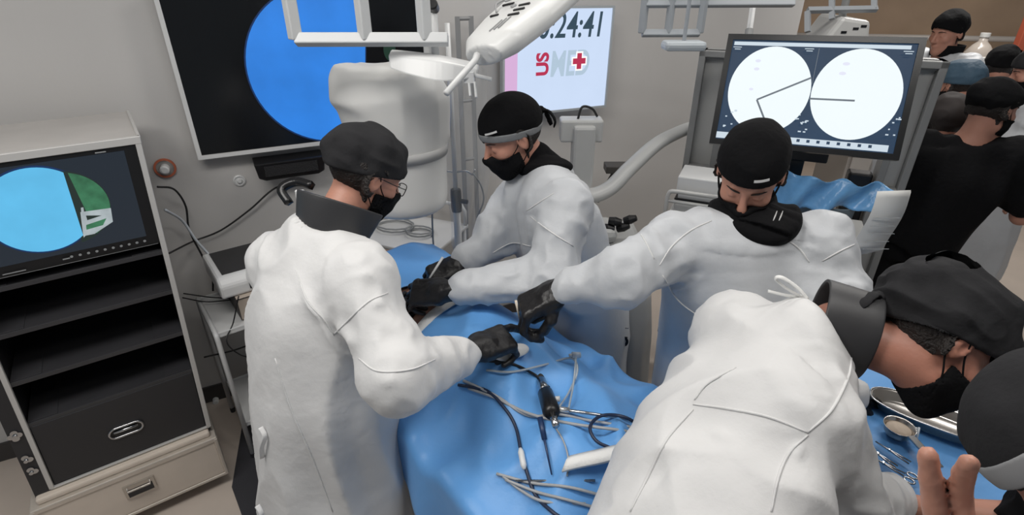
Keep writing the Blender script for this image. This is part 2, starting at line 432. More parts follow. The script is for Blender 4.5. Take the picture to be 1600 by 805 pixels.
GF = {}
def seams(root, lines, gm='gown', m_=None, r=.0024, nm='seam'):
    gobj = [o for o in root.children if o.name.split('.')[0] == gm][0]; off = V3(*root.matrix_basis.translation)
    bpy.context.view_layer.update()
    for L in lines:
        P = []
        for x, y in spline([(a, b) for a, b in L], 7):
            d = unit(ray(x, y)); ok, hit, nrm, _ = gobj.ray_cast(Vector(V3(0, 0, CAM_H) - off), Vector(d))
            if ok: P.append(np.array(hit) + off + np.array(nrm)*r*.25)
        P = [p for i, p in enumerate(P) if i == 0 or np.linalg.norm(p - P[i-1]) < .08]
        if len(P) < 3: continue
        n = len(P); mb = MB(); mb.tube(P, [r*(.35 + .65*math.sin(math.pi*min(max(i/(n-1), .04), .96))**.5) for i in range(n)], seg=8); mb.build(nm, m_ or GOWN, root, world=True, smooth=True)
def neck_shirt(root, R, c, nk, rad, m_, off=(0, -.02, 0), top=.072):
    fg = GF[root.name]; e = nk + V3(*off)
    def f(p):
        d = smax(fg(p) - .024, ell(p, e, rad), .008)
        d = np.minimum(d, rc(p, nk + V3(0, 0, -.03), nk*.45 + (c + R @ V3(0, -.015, -.085))*.55, .088, top))
        return smax(d, -(head_sdf((p - c) @ R) - .002), .002)
    return sdf_obj('neck_collar', f, nk - .2, nk + .2, .005, m_, root)
def person(label, J, gown=None, sleeves=(.082, .072, .055), cut=None, gmat=GOWN, skin=SKIN, fold=1., creases=(), group=None, hands=(None, None),
           body_h=.0055, gown_h=.009, trousers=True, name='gown', tmat=BLACK, bare=False, sl_end=(1, 1), gown_k=.07, seed=0, neck_cut=.066):
    g = {k: np.array(v, float) for k, v in J.items() if k not in ('hf', 'hu', 'hL', 'hR')}
    R, c = frame(J['hc'], J['hf'], J['hu'])
    lat = unit(g['sR'] - g['sL']); fwd = unit(np.cross(V3(0, 0, 1), lat)); lat_h = unit(V3(lat[0], lat[1], 0))
    pel = g['pel']
    for s, n in ((-1, 'L'), (1, 'R')):
        if 'k'+n not in g: g['k'+n] = V3(*(pel + lat_h*s*.11)[:2], .48) + fwd*.03
        if 'a'+n not in g: g['a'+n] = V3(*(pel + lat_h*s*.13)[:2], .09)
    root = thing('person', label, 'person', (pel[0], pel[1], 0), group=group)
    sm = (g['sL'] + g['sR'])/2; chest = sm + (pel - sm)*.3; nk = g['neck']
    def fb(p):
        d = head_sdf((p - c) @ R)
        d = smin(d, rc(p, c + R @ V3(0, -.02, -.06), nk, .052, .058), .03)
        d = smin(d, rc(p, g['sL']*.85 + sm*.15, g['sR']*.85 + sm*.15, .05, .05), .06)
        d = smin(d, loft(p, [(sm, .13, .085), (chest, .15, .10), (pel + (sm-pel)*.2, .13, .095), (pel, .15, .10)], lat), .05)
        for n in 'LR':
            s_, e_, w_ = g['s'+n], g['e'+n], g['w'+n]
            d = smin(d, rc(p, s_, e_, .045, .037), .03); d = smin(d, rc(p, e_, w_, .037, .022), .02)
            h = J.get('h'+n)
            if h is not None and not h.get('bare'): d = smin(d, rc(p, w_, w_ + unit(h['fwd'])*.04*h.get('s', 1), .012, .010), .01)
            hp = pel + (-lat_h if n == 'L' else lat_h)*.085
            d = smin(d, rc(p, hp, g['k'+n], .078, .055), .03); d = smin(d, rc(p, g['k'+n], g['a'+n], .052, .035), .02)
            d = smin(d, rc(p, g['a'+n] + V3(0, 0, -.045), g['a'+n] + V3(0, 0, -.05) + fwd*.13, .032, .026), .03)
        for n, sd in (('L', -1), ('R', 1)):
            h = J.get('h'+n)
            if h is not None and h.get('bare'):
                Rh, ch = frame(g['w'+n], h['fwd'], h['up']); d = smin(d, hand_sdf((p - ch) @ Rh, sd, h['curl'], h.get('thumb', 0), spread=h.get('spread', 4), s=h.get('s', 1)), .01)
        return d
    pts = [c + R @ V3(0, 0, .02) - .13, c + R @ V3(0, 0, .02) + .13] + [g[k] for k in g] + [V3(pel[0], pel[1], .02)] + [g['a'+n] + fwd*.16 for n in 'LR'] + [g['a'+n] - V3(0, 0, .09) for n in 'LR']
    for n in 'LR':
        if J.get('h'+n): pts.append(g['w'+n] + unit(J['h'+n]['fwd'])*.2)
    lo, hi = bounds(pts, .09); lo[2] = 0.0
    sdf_obj('body', fb, lo, hi, body_h, skin, root)
    # clothing
    gs = []; pp = spline([s_[0] for s_ in gown], 4); aa = spline([(s_[1], s_[2]) for s_ in gown], 4); secs = [(pp[i], float(aa[i][0]), float(aa[i][1])) for i in range(len(pp))]
    ends = {n: g['e'+n] + (g['w'+n] - g['e'+n])*(sl_end[i]) for i, n in enumerate('LR')}
    def arm_d(p):
        d = None
        for i, n in enumerate('LR'):
            if sl_end[i] < 0: # short sleeve: stops on the upper arm
                e2 = g['s'+n] + (g['e'+n] - g['s'+n])*(-sl_end[i]); a = rc(p, g['s'+n], e2, sleeves[0], sleeves[1])
            else: a = smin(rc(p, g['s'+n], g['e'+n], sleeves[0], sleeves[1]), rc(p, g['e'+n], ends[n], sleeves[1], sleeves[2]), .03)
            d = a if d is None else np.minimum(d, a)
        return d
    def fg(p):
        d = loft(p, secs, lat, .004)
        tr_ = np.minimum(rc(p, nk + V3(0, 0, -.055), g['sL'], .055, sleeves[0]*.75), rc(p, nk + V3(0, 0, -.055), g['sR'], .055, sleeves[0]*.75))
        d = smin(smin(d, tr_, .06), arm_d(p), gown_k)
        return smax(d, -rc(p, nk + V3(0, 0, -.01), c + R @ V3(0, -.02, -.04), neck_cut, .06), .02)
    def dsp(V):
        q = V - root_loc; A = arm_d(V); T = loft(V, secs, lat, .004)
        wa = np.clip((T - A)/.05 + .5, 0, 1)
        vert = ridged(q @ B3 * np.array([9, 9, 1.7]) + .6*vnoise(q*3, 5)[:, None], seed+1) * .55 + ridged(q @ B3*np.array([4, 4, 1.1]), seed+2)*.6
        arm = ridged(q*np.array([9, 9, 9]) + .8*vnoise(q*5, 2)[:, None], seed+4)*.5 + ridged(q*21, seed+5)*.22
        d = fold*(.034*(1-wa)*vert + .023*wa*arm) - .007
        for a, b, wdt, amp in creases:
            a = np.array(a); b = np.array(b); ab = b - a; t = np.clip((V - a) @ ab/(ab @ ab), 0, 1)
            dist = np.linalg.norm(V - a - t[:, None]*ab, axis=1) + .25*wdt*vnoise(V*20, 9)
            d = d + amp*np.exp(-(dist/wdt)**2)*np.sin(np.pi*np.clip(t*.9+.05, 0, 1))**.5
        return d
    root_loc = V3(pel[0], pel[1], 0); B3 = np.eye(3)
    pts = [np.array(s_[0]) for s_ in secs] + [g[k] for k in ('sL', 'sR', 'eL', 'eR')] + [ends['L'], ends['R']]
    mw = max(max(a, b) for _, a, b in secs); P = np.array(pts); lo = P.min(0) - mw - .02; hi = P.max(0) + mw + .02
    lo[2] = max(lo[2], secs[-1][0][2] - .02)
    sdf_obj(name, fg, lo, hi, gown_h, gmat, root, dsp, smooth_n=6)
    if trousers:
        def ft(p):
            d = loft(p, [(pel + V3(0, 0, .06), .165, .115), (pel - V3(0, 0, .06), .175, .12)], lat_h, .02)
            for n in 'LR':
                hp = pel + (-lat_h if n == 'L' else lat_h)*.085
                d = smin(d, smin(rc(p, hp, g['k'+n], .095, .075), rc(p, g['k'+n], g['a'+n], .075, .07), .02), .02)
            return d
        lo, hi = bounds([pel + V3(0, 0, .1), g['kL'], g['kR'], g['aL'], g['aR']], .2); lo[2] = .05
        sdf_obj('trousers', ft, lo, hi, .011, tmat, root, lambda V: .006*ridged(V*np.array([8, 8, 5]), 3))
        for n in 'LR':
            a = g['a'+n]
            fs = lambda p: smax(smin(rc(p, a + V3(0, 0, -.042), a + V3(0, 0, -.045) + fwd*.15, .043, .036), rc(p, a, a + V3(0, 0, -.04), .045, .045), .03), -(p[:, 2] - .004), .003)
            lo, hi = bounds([a, a + fwd*.18, a - V3(0, 0, .08)], .07)
            sdf_obj('shoe', fs, lo, hi, .007, SHOE, root)
    for n, sd in (('L', -1), ('R', 1)):
        h = J.get('h'+n)
        if h is None or h.get('bare'): continue
        Rh, ch = frame(g['w'+n], h['fwd'], h['up'])
        sc = h.get('s', 1.06)
        fore = unit(g['e'+n] - g['w'+n])
        fh = lambda p: smin(hand_sdf((p - ch) @ Rh, sd, h['curl'], h.get('thumb', 0), spread=h.get('spread', 4), s=sc), rc(p, ch + fore*.075, ch, .033, .027), .02)
        sdf_obj('glove', fh, ch - .22, ch + .22, .0032, h.get('mat', GLOVE), root, lambda V: .0012*ridged(V*45, 3))
    GF[root.name] = fg
    return root, R, c, g, lat, fwd

def hpt(R, c, *v): return c + R @ V3(*v)
def cap_mark(root, R, c, yaw, z, w, off=(0, -.016, .042), rad=(.091, .116, .094)):
    """little white woven tag sewn to the cap front"""
    mb = MB(); n = 6; pts = []
    for i in range(n+1):
        a = yaw + (i/n - .5)*w
        for zz in (z - .003, z + .003):
            k = math.sqrt(max(0, 1 - ((zz - off[2])/rad[2])**2))*1.09
            pts.append(hpt(R, c, off[0] + math.sin(a)*rad[0]*k, off[1] + math.cos(a)*rad[1]*k, zz))
    mb.add(pts, [(2*i, 2*i+2, 2*i+3, 2*i+1) for i in range(n)]); kid = [o for o in root.children if o.name.startswith('surgical_cap')][0]
    return mb.build('cap_tag', MARK, kid, world=True, solid=.001)
# ------------------------------------------------------------------ room
AZ = math.radians(63); WD = V3(math.sin(AZ), math.cos(AZ), 0); WN = V3(math.cos(AZ), -math.sin(AZ), 0)   # wall direction, normal to room
W0 = V3(-1.45, 2.42, 0)
WALL = mat('grey_wall_paint', 'C4C2C0', .75, var=.04, vscale=1.2, bump=.03, bscale=60)
FLOOR = mat('beige_vinyl', 'C9BDB2', .45, var=.06, vscale=3, bump=.02, bscale=90)
def wall(name, a, b, z0, z1, t, m, nrm):
    a = np.array(a, float); b = np.array(b, float); n = np.array(nrm, float)*-t
    mb = MB(); mb.prism([a + V3(0, 0, z0), b + V3(0, 0, z0), b + V3(0, 0, z1), a + V3(0, 0, z1)], n)
    return tag(mb.build(name, m), kind='structure')
m = MB(); m.box((-4, -2.5, -.05), (9, 10, 0)); tag(m.build('floor', FLOOR), kind='structure')
m = MB(); m.box((-4, -2.5, 3.0), (9, 10, 3.1)); tag(m.build('ceiling', mat('ceiling_paint', 'B8B8B6', .9)), kind='structure')
WE = W0 + WD*3.95
wall('wall_left', W0 - WD*2.4, WE, 0, 3, .12, WALL, WN)
BROWN = mat('brown_wall_panel', 'B59C84', .6, var=.2, vscale=1.1)
B0 = WE + V3(0.0, 3.2, 0); B1 = B0 + V3(7.0, -2.2, 0)
wall('wall_back', B0, B1, 0, 3, .1, BROWN, unit(V3(-2.2, -7, 0)))
wall('wall_passage', WE - WD*.06, B0, 0, 3, .1, mat('passage_paint', '6E675F', .8, var=.05), V3(1, 0, 0))
m = MB(); bd = W0 - WD*2.3 + WN*.001; m.prism([bd, bd + WD*6.2, bd + WD*6.2 + V3(0, 0, .1), bd + V3(0, 0, .1)], WN*.012)
tag(m.build('baseboard_left', mat('dark_skirting', '3C3A3A', .5)), kind='structure')

# ------------------------------------------------------------------ screens
def rect(x0, y0, x1, y1): return [(x0, y0), (x1, y0), (x1, y1), (x0, y1)]
def disc(cx, cy, rx, ry=None, x1=None, n=64):
    ry = ry or rx; P = [(cx + rx*math.cos(a), cy + ry*math.sin(a)) for a in np.linspace(0, 2*math.pi, n, endpoint=False)]
    return P
def clipx(P, f, keep_left=True):
    """clip polygon by slanted curve x = f(y)"""
    out = []; s = 1 if keep_left else -1; n = len(P)
    for i in range(n):
        a, b = P[i], P[(i+1) % n]; da, db = s*(a[0]-f(a[1])), s*(b[0]-f(b[1]))
        if da <= 0: out.append(a)
        if (da < 0) != (db < 0):
            t = da/(da-db); out.append((a[0]+t*(b[0]-a[0]), a[1]+t*(b[1]-a[1])))
    return out
def screen_frame(bl, br, tl):
    """matrix: origin bottom left, x to the right, y out of the screen towards the room, z up the screen"""
    x = unit(br - bl); z = tl - bl; z = unit(z - x*(z @ x)); y = np.cross(z, x)
    M = Matrix.Identity(4)
    for i in range(3): M[i][0], M[i][1], M[i][2], M[i][3] = x[i], -y[i]*-1, z[i], bl[i]
    return M, np.linalg.norm(br - bl)
def panel(root, W, Hh, t, bez, bm, shapes, back=None, lip=.006, depth_mat=None, vents=False):
    """root-local: x right, y into the wall, z up; the picture plane at y = 0"""
    b = bez; mb = MB()
    out = rect(0, 0, W, Hh); inn = rect(b[0], b[1], W-b[2], Hh-b[3])
    vs = [(x, -lip, z) for x, z in out] + [(x, -lip, z) for x, z in inn] + [(x, .002, z) for x, z in inn] + [(x, t, z) for x, z in out]
    fs = [(i, (i+1) % 4, 4+(i+1) % 4, 4+i) for i in range(4)] + [(4+i, 4+(i+1) % 4, 8+(i+1) % 4, 8+i) for i in range(4)] + [((i+1) % 4, i, 12+i, 12+(i+1) % 4) for i in range(4)]
    mb.add(vs, fs); mb.build('bezel', bm, root)
    m2 = MB(); m2.box((.01, t-.001, .01), (W-.01, t+.03, Hh-.01)); m2.box((W*.3, t+.03, Hh*.25), (W*.7, t+.05, Hh*.75)); m2.build('back_housing', depth_mat or bm, root, bevel=.008)
    mats = []; mb = MB()
    for i, (m_, P) in enumerate(shapes):
        if m_ not in mats: mats.append(m_)
        mb.add([(x, .0015 - .0005*i, z) for x, z in P], [list(range(len(P)))], mats.index(m_))
    return mb.build('screen', mats, root)
def text(root, body, loc, size, m, shear=0, rot=0, xs=1., name='lettering', y=-.001, bold=0):
    cu = bpy.data.curves.new(name, 'FONT'); cu.body = body; cu.size = size; cu.shear = shear; cu.extrude = .0003; cu.offset = bold
    o = bpy.data.objects.new(name, cu); col.objects.link(o)
    bpy.context.view_layer.update()
    me = bpy.data.meshes.new_from_object(o.evaluated_get(bpy.context.evaluated_depsgraph_get()))
    bpy.data.objects.remove(o)
    co = np.empty(len(me.vertices)*3); me.vertices.foreach_get('co', co); co = co.reshape(-1, 3)*np.array([xs, 1, 1])
    c, s = math.cos(rot), math.sin(rot); x = co[:, 0]*c - co[:, 1]*s; z = co[:, 0]*s + co[:, 1]*c
    co = np.stack([loc[0] + x, y - co[:, 2], loc[1] + z], 1); me.vertices.foreach_set('co', co.ravel()); me.update()
    me.materials.append(m); t = bpy.data.objects.new(name, me); col.objects.link(t); t.parent = root; return t
SCR_BLK = mat('screen_black', '0A0B0D', .18)
SCR_DARK = mat('screen_slate', '2A323C', .25, emit=.75)
E_BLUE = mat('scope_image_blue', '2E7FDC', emit=1.0, var=.10, vscale=5)
E_NAVY = mat('scope_image_rim', '12305E', emit=.9)

def place_screen(name, label, cat, bl, br, tl):
    M, W = screen_frame(bl, br, tl); Hh = abs((tl - bl) @ np.array([M[0][2], M[1][2], M[2][2]]))
    return thing(name, label, cat, M=M), W, Hh

# wall television
p0 = W0 + WN*.07
bl = onv(310, 250, p0, 63); br = onv(676, 205, p0, 63); br[2] = bl[2] + (br - bl)[2]*.6
tl0 = onv(272, 2, p0, 63); up = unit(tl0 - bl); tl = bl + up*.70
tv, W, Hh = place_screen('wall_television', 'large white-framed wall television showing a big blue disc on black', 'television', bl, br, tl)
cx, cz, r = W*.555, Hh*.51, W*.305
curve = lambda z: W*.685 - .35*(z - Hh*.9)**2*0 + (z-cz)*.05 - .03*math.cos((z-cz)/Hh*3)
D1 = clipx(disc(cx, cz, r), lambda z: W*.735 + (z-cz)*.12 - .25*(z-cz)**2)
panel(tv, W, Hh, .03, (.018, .018, .018, .018), WHITEM, [(SCR_BLK, rect(0, 0, W, Hh)),
      (E_NAVY, clipx(disc(cx, cz, r*1.02), lambda z: W*.74 + (z-cz)*.12 - .25*(z-cz)**2)), (E_BLUE, D1),
      (mat('scope_green_dim', '1C4030', emit=.6), disc(W*.83, Hh*.60, .03, .05))], depth_mat=BLACKP)
m = MB(); m.box((W*.3, .03, Hh*.3), (W*.7, .10, Hh*.6)); m.build('wall_bracket', BLACKP, tv)

# clock display
p0 = W0 + WN*.10
bl = onv(783, 187, p0, 63); br = onv(948, 164, p0, 63); tr = onv(979, 12, p0, 63); tl = onv(812, 6, p0, 63)
ce = (bl+br+tl+tr)/4; dx = unit((br-bl) + (tr-tl)); W = (np.linalg.norm(br-bl)+np.linalg.norm(tr-tl))/2; dz = unit((tl-bl)+(tr-br)); Hh = np.linalg.norm((tl-bl)+(tr-br))/2
bl = ce - dx*W/2 - dz*Hh/2; tl = bl + dz*Hh
ck, W, Hh = place_screen('timer_display', 'pale blue wall display reading 00:24:41 above a red cross', 'display', bl, bl + dx*W, tl)
PALE = mat('timer_screen_pale', 'CFE0FA', emit=.97, var=.015); INK = mat('timer_ink', '3A5262', emit=.8)
PINK = mat('timer_pink', 'DDB4DE', emit=.95); LRED = mat('logo_red', 'C03355', emit=.9); LOGO = mat('logo_pale', 'B6CBDD', emit=.95)
EWHITE = mat('logo_white', 'FFFFFF', emit=1.0)
def cross(x, z, s, k=.36): a = s*k; return [(x-a,z-s),(x+a,z-s),(x+a,z-a),(x+s,z-a),(x+s,z+a),(x+a,z+a),(x+a,z+s),(x-a,z+s),(x-a,z+a),(x-s,z+a),(x-s,z-a),(x-a,z-a)]
panel(ck, W, Hh, .03, (.012, .012, .012, .012), mat('display_bezel', 'AEB4B8', .4), [(PALE, rect(0, 0, W, Hh)),
      (PINK, [(.012, Hh*.02), (W*.05, Hh*.02), (W*.05, Hh*.22), (W*.13, Hh*.22), (W*.13, Hh*.6), (.012, Hh*.6)]),
      (EWHITE, cross(W*.695, Hh*.49, .052, .46)), (LRED, cross(W*.695, Hh*.49, .043))], depth_mat=BLACKP)
text(ck, '00:24:41', (W*.19, Hh*.72), .185, INK, shear=.12, xs=.80, bold=.002)
text(ck, 'US', (W*.40, Hh*.37), .105, LRED, rot=math.pi/2, xs=1., y=-.002, bold=.004)
text(ck, 'MED', (W*.42, Hh*.36), .19, LOGO, shear=.1, xs=.68, y=.0012, bold=.004)

# fluoroscopy monitor
bl = at(1108, 224, 2.25); br = at(1404, 251, 2.0); tl = at(1129, 53, 2.19)
fm, W, Hh = place_screen('fluoroscopy_monitor', 'wide black monitor showing two round white x-ray images side by side', 'monitor', bl, br, tl)
NAVY = mat('xray_background', '22405E', emit=.75, var=.12, vscale=4); XW = mat('xray_white', 'F0F9FD', emit=1.0, var=.01, vscale=4)
XG = mat('xray_grey_line', '6E7780', emit=.9); XL = mat('xray_toolbar', 'CFDDE8', emit=.95); XLAV = mat('xray_lavender', 'E2E4F5', emit=1.0)
b = .022; iw = W-2*b; ih = Hh-2*b; X = lambda u: b+u*iw; Z = lambda v: b+v*ih
def seg(a, c, wd): 
    a = np.array(a); c = np.array(c); d = unit(c-a); n = V3(-d[1], d[0], 0)[:2]*wd; return [tuple(a+n), tuple(a-n), tuple(c-n), tuple(c+n)]
rr = iw*.238; c1 = (X(.262), Z(.52)); c2 = (X(.742), Z(.52)); rz = ih*.425
sh = [(SCR_BLK, rect(0, 0, W, Hh)), (NAVY, rect(X(0), Z(0), X(1), Z(1))), (XL, rect(X(.01), Z(.95), X(.97), Z(.985))), (XL, rect(X(0), Z(.012), X(.97), Z(.075))),
      (XG, seg((X(.5), Z(.94)), (X(.5), Z(.6)), .001)), (XW, disc(*c1, rr, rz)), (XW, disc(*c2, rr, rz)),
      (XG, seg((X(.205), Z(.42)), (X(.49), Z(.66)), .0035)), (XG, seg((X(.205), Z(.42)), (X(.275), Z(.22)), .0035)), (XG, seg((X(.5), Z(.46)), (X(.745), Z(.465)), .0035)),
      (XLAV, disc(X(.17), Z(.80), .010, .006)), (XLAV, disc(X(.17), Z(.72), .010, .006)), (XLAV, disc(X(.16), Z(.52), .008, .005)), (XLAV, disc(X(.66), Z(.8), .012, .006)), (XLAV, disc(X(.65), Z(.71), .012, .006))]
random.seed(4)
for x0, n in ((.02, 8), (.44, 12), (.93, 7)):
    for k in range(n): 
        u = x0 + random.random()*.07; v = .11 + random.random()*.22; sh.append((XL, rect(X(u), Z(v), X(u + .008 + random.random()*.01), Z(v + .012))))
for u in (.03, .44, .95): sh += [(XL, rect(X(u-.02), Z(.915), X(u+.03), Z(.922))), (XL, rect(X(u-.01), Z(.895), X(u+.025), Z(.902)))]
for k in range(9): u = .42 + k*.055; sh.append((NAVY, rect(X(u), Z(.03), X(u+.018), Z(.058))))
panel(fm, W, Hh, .035, (b,)*4, mat('monitor_black', '121417', .3), sh, depth_mat=BLACKP)
FMM = np.array(fm.matrix_basis)
def fml(x, y, z): return (FMM @ np.array([x, y, z, 1]))[:3]

# ------------------------------------------------------------------ endoscopy tower in a flight case
CAZ = math.radians(54); CX = V3(math.sin(CAZ), math.cos(CAZ), 0)
cR = V3(*atz(345, 738, .05)[:2], 0)
Mx = Matrix(((CX[0], -CX[1], 0, cR[0]), (CX[1], CX[0], 0, cR[1]), (0, 0, 1, 0), (0, 0, 0, 1)))   # local x = along the front to the right, y = depth
LEAN = .062   # sideways shear put into the tower mesh to follow lens distortion
cart = thing('endoscopy_tower', 'silver-edged flight-case tower with a built-in screen, open black shelves and a drawer', 'equipment tower', M=Mx)
def lean(o):
    for v in o.data.vertices: v.co.x += LEAN*v.co.z
    return o
CW = .565; DARK = mat('tower_black_laminate', '29292C', .45, bump=.06, bscale=30, var=.05); SHELFM = mat('tower_shelf', '37373A', .35, var=.06)
CASEG = mat('case_beige_panel', 'D6CABD', .45, var=.06, vscale=5); CTOP = mat('case_top_grey', 'B4B1AE', .6, var=.08, vscale=4)
m = MB()   # shell
m.box((-CW-.05, .0, .30), (-CW+.004, .5, 1.6)); m.box((-.012, .012, .30), (0, .5, 1.6)); m.box((-CW-.05, .488, .30), (0, .5, 1.6)); m.box((-CW, .02, .32), (-.01, .49, .335))
lean(m.build('case_shell', DARK, cart))
m = MB(); m.box((-CW-.055, .0, 1.6), (.004, .5, 1.615)); lean(m.build('case_top', CTOP, cart))
m = MB()   # aluminium edging round the open front
m.box((-.014, -.006, .33), (.004, .01, 1.612)); m.box((-CW-.004, -.006, .33), (-CW+.012, .01, 1.612)); m.box((-CW-.004, -.007, 1.594), (.005, .012, 1.62)); m.box((-CW, -.005, .326), (0, .008, .334))
m.box((-.004, 0, 1.594), (.006, .5, 1.62))
lean(m.build('aluminium_edging', mat('edging', 'C9C8C6', .4, .3), cart, bevel=.002))
for z, d in ((.637, .0), (.823, .0), (1.015, .0), (1.185, .0)):
    m = MB(); m.box((-CW+.01, .012+d, z-.009), (-.012, .48, z+.003)); m.box((-CW+.01, .008+d, z-.012), (-.012, .016+d, z+.006))
    m.box((-CW+.01, .02, z+.003), (-CW+.10, .2, z+.006)); m.box((-.11, .02, z+.003), (-.014, .2, z+.006))
    lean(m.build('shelf', SHELFM, cart, bevel=.002))
m = MB(); m.box((-CW+.014, .004, .338), (-.016, .025, .628)); dr = lean(m.build('drawer', DARK, cart, bevel=.003))
def ring_handle(root, cx, cz, w, h, y, nm='handle', lean_=True):
    pts = [(cx + (w/2-h/2)*s + h/2*math.cos(a), y-.004, cz + h/2*math.sin(a)) for s, a0 in ((1, -math.pi/2), (-1, math.pi/2)) for a in np.linspace(a0, a0+math.pi, 9)]
    m = MB(); m.tube(pts + [pts[0]], .005, seg=8, cap=False); m.poly([(p[0], y-.001, p[2]) for p in pts][::-1], 1); m.tube([(cx-w*.36, y-.006, cz+.006), (cx+w*.36, y-.006, cz+.006)], .006, seg=8)
    k = m.build(nm, [STEEL, BLACKP], root, smooth=True); return lean(k) if lean_ else k
ring_handle(dr, -.285, .47, .115, .046, .004)
# screen unit in the tower
ms = MB(); zs0, zs1 = 1.225, 1.594
scr = MB(); scr.box((-CW+.012, .0, zs0), (-.014, .03, zs1)); k = lean(scr.build('monitor', BLACKP, cart, bevel=.003))
TB = mat('tower_scope_blue', '62BEEC', emit=.95, var=.06, vscale=9); TG = mat('tower_scope_green', '3E7A58', emit=.8, var=.3, vscale=25); TGL = mat('tower_scope_grey', 'B9C4C8', emit=.8, var=.15, vscale=30)
TD = mat('tower_scope_dark', '26332F', emit=.8); LG = mat('scope_button_grey', '8D9092', .5)
mb = MB(); lay = [0]; MATL = []
def pl(mt, P):
    if mt not in MATL: MATL.append(mt)
    mb.add([(x, -.0012 - .0004*lay[0], z) for x, z in P], [list(range(len(P)))], MATL.index(mt)); lay[0] += 1
sx0, sx1, sz0, sz1 = -CW+.02, -.05, 1.262, 1.578
pl(SCR_DARK, rect(sx0, sz0, sx1, sz1))
ccx, ccz, cr = -.315, 1.425, .142
pl(E_NAVY, disc(ccx, ccz, cr*1.04)); 
gd = disc(ccx+.03, ccz-.005, cr*.93); sp = lambda z: ccx + .080 + (z-ccz)*.0
pl(TD, clipx(disc(ccx + .06, ccz-.01, .128), sp, False))
pl(TG, clipx(disc(ccx + .064, ccz-.01, .122), lambda z: ccx + .112 - (z-ccz)*.12, False))
pl(TGL, clipx([(ccx+.10, ccz-.03), (ccx+.185, ccz-.035), (ccx+.18, ccz-.085), (ccx+.12, ccz-.115), (ccx+.088, ccz-.115)], lambda z: ccx+.19))
pl(TG, [(ccx+.105, ccz-.078), (ccx+.165, ccz-.068), (ccx+.15, ccz-.09), (ccx+.10, ccz-.095)]); pl(TD, [(ccx+.112, ccz-.045), (ccx+.155, ccz-.055), (ccx+.112, ccz-.062)])
pl(TGL, [(ccx+.105, ccz-.015), (ccx+.112, ccz-.015), (ccx+.10, ccz-.11), (ccx+.088, ccz-.12)])
pl(TB, clipx(disc(ccx, ccz, cr), lambda z: ccx + .083 + .012*math.cos((z-ccz)/cr*1.4)))
for i in range(10): pl(LG, disc(-.275 + i*.024, 1.247, .0045, n=16))
pl(LG, rect(-.46, 1.236, -.40, 1.2395)); pl(LG, rect(-.30, 1.243, -.28, 1.2475)); pl(LG, rect(-CW+.012, 1.227, -.02, 1.2285)); pl(LG, rect(-.13, 1.583, -.10, 1.587))
lean(mb.build('screen', MATL, k))
# left side latches, bottom case, castors
for z in (.62, .50, .44):
    m = MB(); zz = z
    for q in range(4 if z == .62 else 2):
        a = q*math.pi/2; m.lathe([(0, -.003), (.011, -.003), (.011, .002), (0, .003)], (-CW-.03 + .011*math.cos(a), -.004, zz + .013*math.sin(a)), axis=(0, -1, 0), seg=14)
    m.lathe([(0, 0), (.008, 0), (.007, .008), (0, .009)], (-CW-.03, -.004, zz), axis=(0, -1, 0), seg=14, mi=0)
    lean(m.build('latch', STEEL, cart, smooth=False))
m = MB(); m.box((-CW-.05, -.045, .075), (.025, .5, .285)); bc = m.build('base_case', CASEG, cart, bevel=.012)
m = MB(); m.box((-CW-.055, -.05, .272), (.03, .5, .296)); m.box((-CW-.055, -.05, .068), (.03, .5, .082)); m.box((.016, -.052, .07), (.032, -.03, .29)); m.box((-CW-.057, -.052, .07), (-CW-.04, -.03, .29)); m.build('base_edging', mat('case_edge_worn', 'D0C8BE', .35, .45, var=.1), bc, bevel=.004)
m = MB(); m.box((-CW-.03, -.03, .296), (.01, .49, .322)); m.build('base_lid', CASEG, bc, bevel=.008)
m = MB(); hx, hz = -.285, .20; m.box((hx-.055, -.053, hz-.035), (hx+.055, -.045, hz+.035)); m.tube([(hx-.04, -.06, hz+.03), (hx-.04, -.075, hz+.022), (hx+.04, -.075, hz+.022), (hx+.04, -.06, hz+.03)], .005, seg=8); m.box((hx-.045, -.0545, hz-.028), (hx+.045, -.052, hz+.012), 1)
m.build('handle', [mat('worn_nickel', 'C3BDB5', .3, .8), DARK], bc, bevel=.002)
for x in (-CW+.02, -.03):
    for y in (.02, .43):
        m = MB(); m.lathe([(0, -.014), (.030, -.014), (.034, -.006), (.034, .006), (.030, .014), (0, .014)], (x, y, .034), axis=(1, 0, 0), seg=20); k = m.build('castor', SHOE, cart, smooth=False)
        m = MB(); m.prism([(x-.02, y-.018, .05), (x+.02, y-.018, .05), (x+.022, y-.022, .076), (x-.022, y-.022, .076)], (0, .04, 0)); m.build('castor_fork', STEEL, k)

